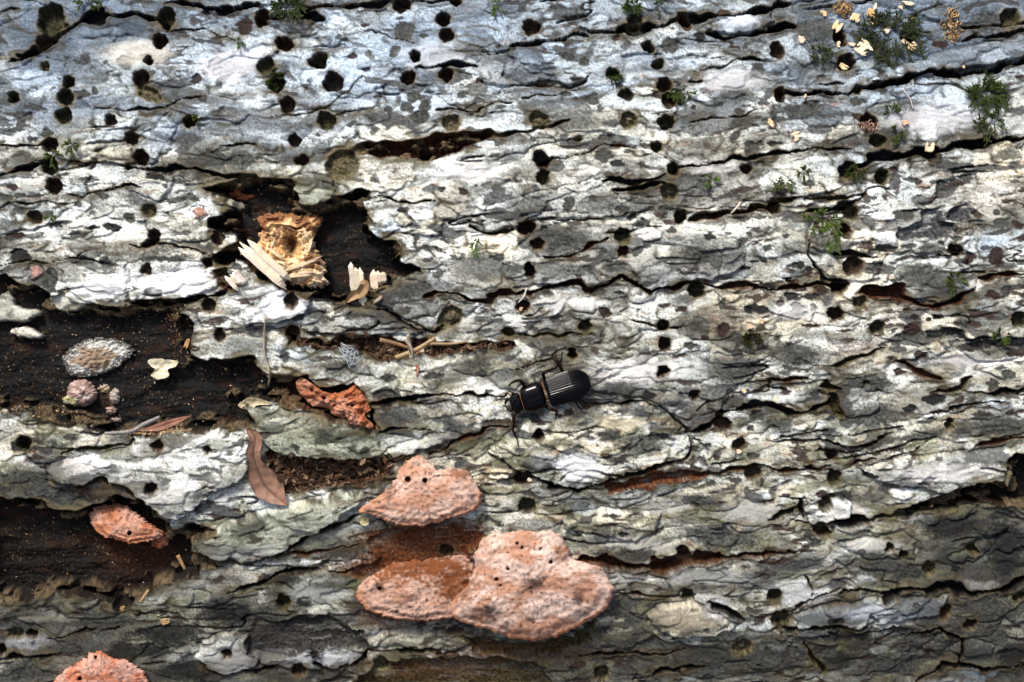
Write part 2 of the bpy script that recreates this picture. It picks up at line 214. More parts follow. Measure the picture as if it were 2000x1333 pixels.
# plates that stand out: polygon, lift mm, tint (w white, g grey, c cream, o olive, b bluish, n none)
PLATES = [
([(960,880),(1000,840),(1060,805),(1150,791),(1260,790),(1320,820),(1350,870),(1340,890),(1240,920),(1160,945),(1130,958),(1060,938),(1020,922),(985,905)],1.6,'n'),
([(1150,760),(1280,700),(1380,690),(1460,700),(1480,730),(1420,765),(1410,800),(1380,828),(1345,845),(1320,810),(1270,780)],0.9,'g'),
([(1000,490),(1060,450),(1120,433),(1250,432),(1440,470),(1460,520),(1400,545),(1350,548),(1270,568),(1215,538),(1170,556),(1145,566),(1130,548),(1000,562)],1.3,'g'),
([(1680,915),(1780,892),(1900,882),(1985,876),(1966,900),(1960,937),(1900,945),(1850,960),(1800,952),(1740,945),(1700,935)],1.6,'w'),
([(90,915),(130,900),(250,880),(270,850),(380,839),(440,839),(490,872),(482,930),(420,960),(390,982),(350,1012),(300,990),(270,965),(200,930),(150,946),(110,940)],2.4,'w'),
([(375,1060),(430,1030),(500,1005),(560,985),(700,955),(712,975),(640,1022),(560,1070),(480,1096),(410,1086)],2.2,'o'),
([(468,782),(560,802),(700,827),(740,850),(760,890),(700,895),(600,890),(530,880),(505,850)],2.0,'o'),
([(1258,1200),(1290,1186),(1350,1182),(1400,1200),(1435,1220),(1400,1235),(1340,1242),(1290,1230)],1.6,'c'),
([(470,612),(520,580),(560,560),(590,565),(612,560),(616,580),(595,610),(540,628),(480,632)],3.2,'w'),
([(1380,55),(1420,38),(1500,20),(1512,45),(1460,66),(1400,66)],1.6,'b'),
([(1698,157),(1740,140),(1830,105),(2030,66),(2030,108),(1860,140),(1780,152),(1720,162)],2.6,'b'),
([(500,1276),(560,1262),(640,1256),(715,1266),(716,1285),(660,1300),(570,1302),(510,1297)],1.0,'w'),
([(748,882),(790,866),(880,842),(902,850),(830,876),(770,893)],1.6,'w'),
([(385,1280),(400,1250),(450,1235),(500,1240),(515,1270),(500,1300),(450,1318),(405,1308)],1.0,'w'),
([(574,347),(600,340),(650,350),(655,372),(645,390),(610,405),(582,398)],1.0,'o'),
([(935,120),(945,105),(985,103),(1010,125),(1060,140),(1120,138),(1150,150),(1140,163),(1110,165),(1060,160),(1000,168),(950,165),(930,150)],0.9,'g'),
([(-30,588),(20,565),(22,598),(70,610),(75,622),(40,632),(-30,626)],-3.0,'o'),([(8,648),(50,640),(85,662),(70,670),(30,662)],-3.0,'c'),
([(95,578),(120,570),(140,588),(165,592),(165,606),(130,616),(105,606)],-2.0,'o'),
([(115,520),(245,515),(255,560),(245,600),(200,600),(165,585),(140,572)],1.0,'w'),([(252,550),(400,520),(425,560),(360,583),(252,588)],0.9,'w'),
([(590,620),(700,600),(790,620),(835,650),(760,655),(660,652),(600,648)],1.5,'g'),([(728,590),(780,545),(840,560),(860,590),(930,600),(880,640),(840,648),(780,615)],1.0,'g'),
([(912,440),(960,405),(1020,385),(1080,372),(1160,352),(1180,360),(1210,392),(1280,405),(1240,418),(1130,428),(1060,425),(1000,445),(960,452)],1.1,'g'),
([(150,320),(200,292),(260,287),(262,318),(200,322)],1.0,'c'),([(268,285),(330,225),(345,250),(330,290),(300,320),(272,318)],0.7,'b'),([(170,265),(260,232),(270,250),(240,275),(165,282)],0.7,'b'),
([(500,900),(470,885),(495,860),(500,930)],0.1,'n'),([(1605,440),(1650,430),(1755,440),(1750,480),(1690,492),(1600,490),(1580,480)],1.0,'n'),
([(1580,500),(1700,505),(1720,540),(1690,550),(1640,545),(1605,530)],0.9,'n'),([(1760,520),(1890,500),(1905,560),(1830,592),(1780,578),(1740,545)],1.0,'g'),
([(1095,1010),(1180,995),(1290,1000),(1280,1040),(1240,1058),(1180,1045),(1100,1030)],1.0,'c'),([(1640,1060),(1770,1040),(1790,1060),(1780,1090),(1700,1090),(1650,1075)],0.5,'n'),
([(1550,1200),(1600,1185),(1700,1170),(1850,1165),(1840,1200),(1700,1215),(1590,1240),(1560,1240)],1.0,'b'),([(1855,1090),(1930,1055),(1935,1080),(1900,1095),(1870,1097)],0.6,'g'),
([(1860,1260),(1900,1248),(1940,1262),(1930,1275),(1885,1282),(1862,1275)],0.6,'g'),([(1575,990),(1640,970),(1665,985),(1655,1020),(1600,1015),(1585,1030),(1575,1010)],1.2,'w'),
([(1700,450),(1745,432),(1752,450),(1745,475),(1715,478)],0.4,'w'),([(680,1215),(720,1250),(745,1232),(930,1235),(935,1250),(900,1268),(830,1265),(780,1262),(715,1262)],0.6,'c')]
# flaked-off scales: x, y, rx, ry, tone
SCAB = [(423,128,13,15,'b'),(428,142,9,9,'b'),(470,133,26,7,'g'),(383,155,10,9,'b'),(402,145,7,5,'b'),(402,192,8,7,'g'),(450,222,18,12,'m'),(335,218,14,14,'m'),(245,125,18,14,'m'),
(470,310,30,12,'g'),(420,305,22,8,'g'),(205,120,6,5,'g'),(478,50,14,20,'b'),(185,178,8,8,'g'),(90,260,10,10,'g'),(790,60,20,19,'g'),(690,110,10,7,'b'),(722,107,10,9,'m'),(720,137,10,6,'g'),
(708,48,9,4,'b'),(797,210,12,10,'g'),(830,210,14,12,'g'),(770,103,12,10,'g'),(945,98,9,7,'g'),(853,115,10,8,'g'),(932,175,22,14,'m'),(760,215,10,8,'g'),(820,228,20,12,'g'),
(1310,88,17,14,'g'),(1140,122,12,8,'g'),(1210,168,10,8,'g'),(1158,195,14,13,'g'),(1450,240,23,12,'g'),(1467,290,13,15,'g'),(1350,250,9,6,'m'),(1478,140,13,18,'g'),(1395,163,20,9,'m'),
(1440,185,45,16,'g'),(1120,235,55,16,'m'),(1178,305,12,14,'g'),(1125,35,25,9,'g'),(1590,60,42,22,'g'),(1600,95,25,12,'g'),(1780,228,18,17,'b'),(1842,263,15,14,'g'),(1560,215,55,14,'g'),
(1630,285,20,9,'g'),(1970,305,30,12,'g'),(1830,310,15,10,'g'),(1770,205,32,11,'g'),(1930,45,40,20,'g'),(1790,290,12,6,'g'),(1600,130,55,14,'g'),(40,500,22,13,'d'),(165,508,12,9,'g'),
(203,510,10,9,'g'),(218,445,17,7,'d'),(180,445,14,4,'d'),(325,504,50,7,'d'),(150,460,18,9,'g'),(100,548,16,22,'g'),(345,533,9,6,'b'),(10,385,15,8,'g'),(40,383,14,6,'g'),(25,365,10,6,'b'),
(255,425,11,10,'g'),(865,370,9,6,'b'),(905,375,8,6,'b'),(790,412,10,9,'g'),(845,370,18,8,'m'),(940,520,55,24,'m'),(972,503,12,8,'g'),(800,562,40,16,'g'),(1110,400,13,17,'g'),
(1020,395,40,14,'m'),(1170,400,34,12,'m'),(1235,402,34,9,'m'),(1115,465,48,24,'g'),(1255,437,18,7,'g'),(1310,450,14,6,'g'),(1090,525,55,14,'m'),(1200,520,24,11,'g'),(1370,495,42,18,'g'),
(1425,500,26,20,'m'),(1180,610,15,11,'b'),(1084,620,12,7,'g'),(1295,600,12,6,'b'),(1332,606,10,6,'b'),(1412,595,8,13,'g'),(1480,603,20,9,'d'),(1463,607,9,8,'d'),(1415,645,10,13,'b'),
(1375,660,12,5,'b'),(1490,510,9,4,'d'),(1473,513,8,4,'d'),(1455,527,10,4,'d'),(1955,436,17,10,'g'),(1990,440,13,8,'b'),(1840,363,14,11,'g'),(1888,348,12,8,'g'),(1870,335,16,5,'g'),
(1790,355,7,10,'b'),(1797,395,15,15,'m'),(1765,420,18,12,'g'),(1773,480,16,6,'g'),(1730,485,20,8,'g'),(1815,488,24,13,'g'),(1892,505,10,12,'b'),(1945,500,15,19,'b'),(1800,538,45,20,'g'),
(1780,647,18,13,'b'),(1585,638,16,5,'b'),(1652,645,12,5,'b'),(1545,580,11,8,'d'),(1580,580,16,6,'d'),(1558,600,14,9,'d'),(1565,613,12,6,'d'),(1590,600,8,8,'d'),(1525,592,8,8,'b'),
(1560,518,14,6,'d'),(1608,468,24,16,'g'),(1580,525,8,6,'d'),(1785,620,7,7,'d'),(1810,623,8,5,'d'),(1833,618,8,5,'d'),(1965,565,12,9,'g'),(1935,575,14,7,'b'),(1180,725,15,10,'b'),
(1205,737,15,5,'g'),(1255,712,8,4,'b'),(1430,715,46,25,'g'),(1370,765,55,16,'m'),(1430,790,32,12,'g'),(1190,845,25,12,'d'),(1245,862,42,20,'g'),(1290,850,12,7,'g'),
(1480,815,16,9,'g'),(1357,912,12,6,'b'),(1357,880,10,8,'g'),(1365,978,38,12,'g'),(1147,812,10,9,'m'),(1470,840,8,6,'g'),(1475,892,16,5,'g'),(938,708,26,12,'g'),(942,730,12,10,'g'),
(985,730,20,12,'m'),(752,772,20,16,'g'),(1560,695,50,24,'g'),(1800,695,15,7,'b'),(1825,782,22,9,'d'),(1778,798,11,7,'d'),(1825,808,8,5,'b'),(1710,812,52,20,'g'),(1700,752,45,16,'g'),
(1735,857,26,6,'g'),(1820,845,32,12,'g'),(1955,830,52,20,'g'),(1985,690,20,8,'b'),(1905,701,26,4,'d'),(1970,730,15,6,'g'),(1520,830,28,15,'g'),(1760,728,12,5,'b'),(1860,1030,60,20,'d'),
(1720,1108,38,20,'g'),(1770,1120,28,16,'g'),(1965,1080,34,50,'d'),(1640,1285,32,16,'d'),(1850,1240,70,22,'g'),(1940,1240,40,18,'g'),(1950,1190,46,22,'g'),(550,1130,34,9,'d'),(590,1118,24,8,'d'),
(595,1175,15,9,'d'),(630,1210,45,8,'d'),(700,1180,25,18,'b'),(1220,1180,30,14,'g'),(1240,1210,20,14,'g'),(1160,1180,18,10,'g'),(1420,1050,60,20,'g'),(1380,1130,40,14,'g'),(1480,1140,30,14,'g'),
(760,740,16,8,'g'),(850,735,20,7,'g'),(660,720,30,14,'g'),(780,815,52,17,'g'),(60,1215,45,18,'g'),(150,1260,60,18,'g'),(330,1240,60,22,'d'),(240,1270,30,16,'d'),(360,1310,60,16,'d'),(60,1310,50,18,'g'),(450,1200,60,25,'d'),(520,1200,40,20,'g'),
(300,1270,40,14,'d'),(200,1215,60,15,'g'),(40,770,1,1,'g'),(130,975,50,14,'g'),(60,930,60,20,'g'),(200,960,45,14,'b'),(1750,1300,60,16,'g'),(1650,1240,45,10,'d'),(1980,1290,30,30,'d'),(1500,1290,50,18,'g'),(1400,1290,50,14,'g'),(1250,1260,50,12,'g')]
# soft tints of whole areas, painted top sky blue and bottom-right shade among them: x, y, rx, ry, colour, strength
TINT = [(120,40,240,80,(.15,.19,.26),.6),(120,230,60,60,(.13,.14,.16),.6),(95,100,60,50,(.11,.12,.14),.7),(225,205,110,16,(.20,.21,.23),.6),(330,270,60,26,(.33,.35,.44),.6),(470,40,90,22,(.2,.22,.25),.5),(250,120,130,50,(.72,.68,.58),.55),(450,120,120,60,(.70,.72,.74),.5),(760,100,180,70,(.62,.68,.74),.45),(1260,140,200,60,(.66,.69,.72),.3),(1420,110,120,50,(.70,.70,.68),.5),
(1800,60,240,70,(.18,.22,.28),.6),(1830,215,110,45,(.72,.72,.72),.7),(1940,370,90,45,(.62,.55,.48),.6),(1390,370,120,40,(.72,.70,.64),.6),(1100,330,140,40,(.72,.71,.68),.45),(900,330,90,40,(.72,.71,.67),.6),
(450,330,90,40,(.22,.21,.16),.6),(540,370,80,30,(.20,.19,.12),.5),(360,540,120,35,(.78,.78,.76),.7),(520,590,80,35,(.80,.81,.82),.6),(200,430,160,45,(.66,.66,.64),.4),(1200,590,160,40,(.70,.69,.65),.5),
(1240,720,130,40,(.76,.75,.70),.7),(1125,905,44,27,(.82,.83,.82),1.0),(1215,822,50,14,(.66,.60,.44),.7),(1080,850,80,30,(.64,.57,.43),.5),(980,880,70,40,(.42,.41,.28),.5),(850,700,160,40,(.56,.55,.48),.4),
(640,860,150,40,(.30,.31,.24),.5),(560,1030,160,40,(.30,.31,.26),.45),(300,1240,440,110,(.12,.115,.09),.55),(850,1250,120,30,(.33,.32,.22),.6),(1080,1290,220,55,(.11,.085,.055),.6),(1350,1300,260,70,(.13,.125,.10),.55),
(1850,1270,320,120,(.10,.10,.09),.55),(1930,1070,170,130,(.075,.075,.07),.85),(1650,990,130,50,(.62,.61,.55),.3),(1200,1040,120,50,(.54,.53,.44),.5),(1600,1040,120,40,(.60,.59,.52),.5),(1500,1110,120,40,(.52,.53,.50),.3),
(100,950,120,40,(.16,.14,.09),.6),(280,930,150,40,(.70,.69,.63),.4),(1720,650,90,30,(.70,.66,.58),.4),(1850,710,150,30,(.70,.70,.68),.4),(600,1150,100,40,(.38,.40,.34),.4),(1020,650,160,60,(.64,.64,.62),.35),
(1330,1205,80,28,(.50,.44,.34),.6),(1680,680,60,18,(.55,.36,.26),.35),(1640,550,60,20,(.5,.46,.38),.3),(760,160,200,80,(.62,.66,.70),.4),(60,190,100,80,(.56,.62,.70),.4),(470,230,150,60,(.66,.68,.70),.45)]

# ------------------------------------------------------------------ the bark: a surface on the log, worked out in photo pixels
STEP = 2.0
def axis(lo, hi, step, outlo, outhi, g=1.25, cap=36):
    a = list(np.arange(lo, hi, step)); s = step; v = a[-1]
    while v < outhi: s = min(s * g, 7 if v < hi + 330 else cap); v += s; a.append(v)
    s = step; v = a[0]; b = []
    while v > outlo: s = min(s * g, 7 if v > lo - 330 else cap); v -= s; b.append(v)
    return np.array(b[::-1] + a)
ax = axis(-50, 2050, STEP, -2600, 4600); ay = axis(-45, 1380, STEP, -1500, 2150)
NX, NY = len(ax), len(ay)
GX, GY = np.meshgrid(ax.astype(F), ay.astype(F))
print('grid', NX, NY)
# domain warp gives every traced outline an organic edge
w1 = noise(GX / 34, GY / 20, 1); w2 = noise(GX / 34, GY / 20, 2); w3 = noise(GX / 10, GY / 8, 3); w4 = noise(GX / 10, GY / 8, 4)
WX = GX + 7 * w1 + 3.2 * w3; WY = GY + 4.5 * w2 + 2.6 * w4
GR = GY + 0.085 * np.logaddexp(0, (GX - 900) / 120) * 120 - 0.03 * np.logaddexp(0, (700 - GX) / 120) * 120   # along the grain
GR = GR.astype(F); WR = GR + (WY - GY)
QX = GX + 26 * noise(GX / 150, GY / 90, 5) + 2.5 * w1; QR = GR + 12 * noise(GX / 130, GY / 80, 6) + 1.6 * w2
def window(x0, x1, y0, y1, m=30):
    i0, i1 = np.searchsorted(ax, [x0 - m, x1 + m]); j0, j1 = np.searchsorted(ay, [y0 - m, y1 + m])
    return slice(max(j0, 0), min(j1 + 1, NY)), slice(max(i0, 0), min(i1 + 1, NX))
def seg_dist(pts, x, y, closed=False):
    d = np.full(x.shape, 1e9, F); tt = np.zeros(x.shape, F); n = len(pts); m = n if closed else n - 1
    for i in range(m):
        ax_, ay_ = pts[i]; bx, by = pts[(i + 1) % n]; dx, dy = bx - ax_, by - ay_; L = dx * dx + dy * dy + 1e-9
        t = np.clip(((x - ax_) * dx + (y - ay_) * dy) / L, 0, 1); q = (x - ax_ - t * dx) ** 2 + (y - ay_ - t * dy) ** 2
        k = q < d; d = np.where(k, q, d); tt = np.where(k, (i + t) / m, tt)
    return np.sqrt(d), tt
def inside(pts, x, y):
    r = np.zeros(x.shape, bool); n = len(pts)
    for i in range(n):
        x1, y1 = pts[i]; x2, y2 = pts[(i + 1) % n]
        if y1 == y2: continue
        c = ((y1 > y) != (y2 > y)) & (x < (x2 - x1) * (y - y1) / (y2 - y1) + x1); r ^= c
    return r
def sdf(pts, x, y):
    d, _ = seg_dist(pts, x, y, True); return np.where(inside(pts, x, y), -d, d)
def bounds(pts):
    a = np.array(pts); return a[:, 0].min(), a[:, 0].max(), a[:, 1].min(), a[:, 1].max()

# --- plates: a stretched cell pattern whose borders follow the crevices
seeds = []
def try_seed(x, y, sx=62, sy=30):
    for a, b in seeds:
        if ((a - x) / sx) ** 2 + ((b - y) / sy) ** 2 < 1: return False
    seeds.append((x, y)); return True
for pts, wd, dp, k in CREV:
    if dp < 3: continue
    a = np.array(pts, float); L = np.concatenate([[0], np.cumsum(np.hypot(*np.diff(a, axis=0).T))])
    for s in np.arange(30, L[-1], 75):
        x = np.interp(s, L, a[:, 0]); y = np.interp(s, L, a[:, 1])
        if try_seed(x, y - 20, 50, 16): try_seed(x, y + 20, 50, 16)
for k in range(5000):
    try_seed(rng.uniform(-90, 2090), rng.uniform(-80, 1410), 150, 62)
print('seeds', len(seeds))
D1 = np.full(GX.shape, 1e9, F); D2 = D1.copy(); L1 = np.zeros(GX.shape, np.int32); L2 = L1.copy()
SX = QX + 14 * noise(GX / 70, GY / 45, 11) + 2 * w3; SY = QR + 7 * noise(GX / 70, GY / 45, 12) + 1.5 * w4
def grain(x, y): return y + 0.085 * np.logaddexp(0, (x - 900) / 120) * 120 - 0.03 * np.logaddexp(0, (700 - x) / 120) * 120
for i, (x, y) in enumerate(seeds):
    js, is_ = window(x, x, y, y, 300) if 0 < x < 2000 and 0 < y < 1333 else window(x, x, y, y, 420)
    gx = (SX[js, is_] - x); gy = (SY[js, is_] - F(grain(x, y))) * F(2.1)
    d = np.sqrt(gx * gx + gy * gy); d1 = D1[js, is_]; d2 = D2[js, is_]; l1 = L1[js, is_]; l2 = L2[js, is_]
    k = d < d1; k2 = (~k) & (d < d2)
    D2[js, is_] = np.where(k, d1, np.where(k2, d, d2)); L2[js, is_] = np.where(k, l1, np.where(k2, i, l2))
    D1[js, is_] = np.where(k, d, d1); L1[js, is_] = np.where(k, i, l1)
far = D1 > 1e8; D1[far] = 50; D2[far] = 120
edge = D2 - D1
off = rng.normal(0, 0.42, len(seeds)).astype(F); shade = rng.normal(0, 1, len(seeds)).astype(F); hue = rng.normal(0, 1, len(seeds)).astype(F)
o1 = off[L1]; o2 = off[L2]
shp = GX.shape
nA = fbm(GX / 320, GR / 170, 20, 3); nB = fbm(QX / 250, QR / 92, 24, 4, 0.40); nC = fbm(QX / 110, QR / 42, 30, 3, 0.40)
nD = noise(GX / 6.5, GY / 5.2, 40); nE = noise(GX / 3.4, GY / 3.2, 41); fib = fbm(WX / 90, WR / 4.2, 44, 3)
H = 0.75 * nA + mix((o1 + o2) / 2, o1, sst(0, 4, edge)) + 0.3 * sst(0, 22, edge)
crackmask = sst(-0.15, 0.5, fbm(GX / 120, GY / 80, 50, 2))
H -= (0.05 + 0.75 * crackmask) * np.exp(-(edge / 2.6) ** 2)
def grad(f):
    gy = np.gradient(f, ay.astype(F), axis=0); gx_ = np.gradient(f, ax.astype(F), axis=1); return np.sqrt(gx_ * gx_ + gy * gy) + F(1e-5)
def terrace(f, n, wpx):
    q = f * n; fl = np.floor(q); fr = q - fl; e = (1 - fr) / grad(q)          # e: pixels to the next layer's edge
    return (fl + 1 - sst(0, wpx, e)) / n, e, fl
tB, eB, lvB = terrace(nB, 3.4, 2.8); tC, eC, lvC = terrace(nC, 2.6, 2.2)
mC = sst(.0, .25, fbm(GX / 170, GY / 90, 56, 2))
mB = sst(-.02, .26, fbm(GX / 120, GY / 70, 58, 2)); mC *= .9
H += 1.5 * mix(.4 * nB, tB, mB) + 0.3 * mix(.3 * nC, tC, mC)
H -= 0.16 * mB * np.exp(-((eB - 4.2) / 1.8) ** 2) + 0.08 * mC * np.exp(-((eC - 3.4) / 1.5) ** 2)   # groove at the foot of each layer
H += 0.25 * mB * np.exp(-(((1 / (grad(nB * 3.4) + 1e-4)) - eB) / 7.0) ** 2)                           # lips lift a little
fibm = sst(-0.1, 0.35, fbm(GX / 190, GY / 90, 52, 2))
H += (0.03 + 0.13 * fibm) * fib + 0.055 * nD + 0.03 * nE + 0.07 * noise(GX / 17, GY / 11, 42)
# long ragged fissures that follow the grain
fis = np.zeros(shp, F)
for sd_, sx_, sy_, wd_, bias in ((170, 330, 60, 2.8, .34),):
    f_ = fbm(QX / sx_, QR / sy_, sd_, 3, .45); e_ = np.abs(f_) / grad(f_); mk = sst(bias - .1, bias + .15, fbm(GX / 190, GY / 70, sd_ + 3, 2) + .16 * sst(850, 1200, GY) + .10 * sst(1300, 1800, GX) - .10 * (1 - sst(150, 450, GY)))
    ww_ = wd_ * mk * (1 + .5 * w1 + .35 * w3) + .01; k_ = (1 - sst(.5, 1.1, e_ / ww_)) * sst(.1, .5, mk); fis = np.maximum(fis, k_)
    H -= (.8 + .45 * wd_) * k_; H += .25 * mk * np.exp(-((e_ - 2.2 * wd_) / (1.5 * wd_)) ** 2) * np.sign(f_)
# fine random cracks
for sd_, sc, dp in ((60, 1.2, 0.5),):
    r = np.abs(fbm(WX / (95 * sc), WR / (48 * sc), sd_, 3)); H -= dp * (1 - sst(0.0, 0.020, r)) * sst(0.2, 0.4, noise(GX / 110, GY / 70, sd_ + 1))

# --- colour (albedo) of the weathered bark
pale = np.array([0.67, 0.665, 0.615], F)
col = np.broadcast_to(pale, shp + (3,)).copy()
sh = np.where(shade < -1.0, .34, np.where(shade < -.55, .62, .93 + .07 * shade)).astype(F)[L1]
wn = rng.normal(0, 1, shp).astype(F)
col *= mix(np.full(shp, .9, F), sh, sst(0, 6, edge + 4 * noise(GX / 5, GY / 5, 57)))[..., None]
hu = np.clip(hue[L1], -1.5, 1.5)[..., None]; col *= 1 + hu * np.array([0.035, 0.01, -0.045], F)
m1 = fbm(QX / 210, QR / 74, 70, 6, 0.6)
stip = 0.22 * nE + 0.16 * nD
col = mixc(col, (0.19, 0.185, 0.16), 0.55 * sst(0.06, 0.32, m1 + 1.2 * stip))
m2 = fbm(QX / 90, QR / 30, 75, 5, 0.62)
col = mixc(col, (0.12, 0.115, 0.10), 0.55 * sst(0.10, 0.36, m2 + stip))
col = mixc(col, (0.74, 0.725, 0.68), 0.6 * sst(0.0, 0.4, -m2 - 0.25 * m1))
warmw = 0.25 + 0.75 * sst(400, 900, GY)
m3 = fbm(WX / 110, WR / 36, 80, 4)
col = mixc(col, (0.56, 0.47, 0.33), warmw * 0.6 * sst(0.12, 0.42, m3))
m4 = fbm(WX / 46, WR / 12, 84, 4)
col = mixc(col, (0.50, 0.27, 0.17), 0.55 * sst(0.36, 0.52, m4) * sst(-0.05, 0.25, m3))
flat = (0.75 * nA + 0.6 * nB).astype(F)
SCALES = []
for k in range(620):
    x, y = rng.uniform(-40, 2040), rng.uniform(-40, 1370); big_ = rng.random(); rx = 24 + 66 * big_ ** 1.5; SCALES.append((x, y, rx * (1 if y < 600 else 1.25), rx * rng.uniform(.34, .62), rng.normal(-.06, .22), rng.normal(0, 1), rng.normal(0, 1), rng.uniform(0, 1)))
for k in range(420):
    x, y = rng.uniform(-40, 2040), rng.uniform(-40, 1370); rx = rng.uniform(9, 26); SCALES.append((x, y, rx * 1.25, rx * rng.uniform(.35, .7), rng.normal(-.06, .25), rng.normal(0, 1.1), rng.normal(0, 1), rng.uniform(0, 1)))
SCALES.sort(key=lambda a: -a[2] + rng.uniform(-18, 18))
for x, y, rx, ry, ang_, tn, hu_, sd_ in SCALES:
    js, is_ = window(x, x, y, y, 1.3 * rx + 10); gx = GX[js, is_] + 5 * w1[js, is_] + 1.4 * w3[js, is_] - x; gy = GY[js, is_] + 4 * w2[js, is_] + 1.2 * w4[js, is_] - y
    u = (gx * math.cos(ang_) + gy * math.sin(ang_)) / rx; v = (gy * math.cos(ang_) - gx * math.sin(ang_)) / ry; p_ = 2.0 + 1.0 * sd_
    q = (np.abs(u) ** p_ + np.abs(v) ** p_) ** (1 / p_) + .10 * noise(gx / 22 + x, gy / 16 + y, 7); e = (q - 1) * ry          # pixels outside the rim
    k = 1 - sst(-1.2, 1.0, e); loww = sst(-.7, .35, v)                                                      # the lower lip stands proud
    lift_ = .10 + .30 * abs(hu_) * .5
    H[js, is_] = mix(H[js, is_], flat[js, is_] + off[int(abs(x * 7 + y)) % len(off)] * .6 + .25 * v + .15 * (1 - q * q) + lift_, k * .75) - (.12 + .30 * loww * sd_) * np.exp(-((e - 2.0) / 1.5) ** 2)
    c_ = col[js, is_]; f_ = np.clip(1 + .22 * tn, .45, 1.25) if tn > -1.0 else .36 + .2 * sd_
    tone_ = np.array([1 + .035 * hu_, 1.0, 1 - .05 * hu_], F) * f_
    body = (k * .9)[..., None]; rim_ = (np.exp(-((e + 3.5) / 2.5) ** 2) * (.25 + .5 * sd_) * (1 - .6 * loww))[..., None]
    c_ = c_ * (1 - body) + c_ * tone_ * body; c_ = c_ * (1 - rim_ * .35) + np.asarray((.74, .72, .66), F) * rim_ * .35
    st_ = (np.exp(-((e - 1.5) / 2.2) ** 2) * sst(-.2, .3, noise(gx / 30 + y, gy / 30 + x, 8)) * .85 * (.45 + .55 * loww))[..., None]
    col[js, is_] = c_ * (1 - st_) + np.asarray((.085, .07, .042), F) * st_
for x, y, rx, ry, c, s in TINT:
    js, is_ = window(x, x, y, y, 1.7 * max(rx, ry)); q = np.sqrt(((WX[js, is_] - x) / rx) ** 2 + ((WY[js, is_] - y) / ry) ** 2)
    k = s * (1 - sst(0.45, 1.25, q + 0.35 * m2[js, is_] + 0.3 * m1[js, is_]))
    keep = col[js, is_] / (col[js, is_].mean(-1, keepdims=True) + 1e-6)
    lum = np.clip(col[js, is_].mean(-1, keepdims=True) / 0.5, 0.35, 1.25)
    tgt = np.asarray(c, F) * lum ** 0.7
    col[js, is_] = col[js, is_] * (1 - k[..., None]) + tgt * k[..., None]
bl = 1 - sst(90, 430, GY + 120 * m1 + 60 * sst(600, 1400, GX) - 40 * sst(1500, 2000, GX)); col = col * (1 - .5 * bl[..., None]) + col * np.array([.70, .90, 1.22], F) * (.5 * bl)[..., None]  # blue sky light on the upper bark, painted into its colour
col = mixc(col, (0.14, 0.18, 0.25), 0.48 * (1 - sst(-20, 260, GY + 260 * m1 + 130 * m2 + 60 * stip - 50 * (1 - sst(150, 500, GX)) - 60 * sst(1400, 1800, GX))))   # grey-blue cast of the sky, painted into the colour of the upper side
col = mixc(col, (0.25, 0.25, 0.13), sst(560, 900, GY) * 0.55 * sst(0.05, 0.4, fbm(WX / 85, WR / 34, 88, 4)))   # algae
col = mixc(col, (0.11, 0.10, 0.08), 0.62 * sst(960, 1290, GY + 150 * m1 + 60 * sst(1500, 2000, GX) + 60 * (1 - sst(0, 600, GX))) * sst(-0.55, 0.15, m2 + m1))  # weaker light on the log's lower curve, painted in as darker bark
# layers of darker old bark between the terraces
layer = (np.mod(lvB * 7.13 + lvC * 3.71, 5.0) / 5.0 - .45).astype(F); col *= (1 + .20 * layer * mB)[..., None]                        # each layer weathered its own way
col = mixc(col, (0.13, 0.10, 0.06), 0.75 * mB * np.exp(-(eB / 6.5) ** 2) * sst(-0.25, 0.15, m2 + 0.6 * m4))
col = mixc(col, (0.14, 0.115, 0.08), 0.55 * mC * np.exp(-(eC / 4.0) ** 2) * sst(-0.15, 0.2, m1 + 0.6 * m4))
col = mixc(col, (0.16, 0.13, 0.09), 0.5 * np.exp(-(edge / 4.5) ** 2) * sst(-.1, .3, m4 + m2))
col *= (1 + 0.26 * fib * (0.4 + 0.6 * fibm) + 0.18 * nD + 0.24 * nE + 0.13 * wn)[..., None]
# sharp-edged spots where a scale has dropped off and the darker layer shows
for sd_, sx_, sy_, t0, msk, cc_ in ((150, 74, 34, .34, sst(-.02, .2, fbm(GX / 210, GY / 140, 151, 2)), (.12, .12, .122)), (154, 36, 17, .36, sst(.0, .2, fbm(GX / 170, GY / 120, 155, 2)), (.085, .08, .08)), (158, 44, 14, .40, sst(.0, .2, fbm(GX / 150, GY / 100, 159, 2)) * sst(350, 700, GY + .2 * GX), (.09, .055, .045))):
    ff = fbm(QX / sx_, QR / sy_, sd_, 3, .45) * (.55 + .45 * msk); kk = sst(t0 * .75, t0 * .75 + .035, ff + .05 * nD) * msk
    col = mixc(col, cc_, .86 * kk) * (1 + (.35 * nE + .3 * nD) * kk)[..., None]
    H -= .17 * kk
sp = noise(GX / 4.6, GY / 4.2, 90); sp2 = noise(GX / 7.5, GY / 6, 92); spm = sst(-0.25, 0.25, fbm(GX / 110, GY / 60, 91, 3))
col = mixc(col, (0.10, 0.10, 0.10), 0.6 * sst(0.26, 0.54, sp + .5 * sp2 + .25 * wn) * spm)
H += .05 * sp * spm

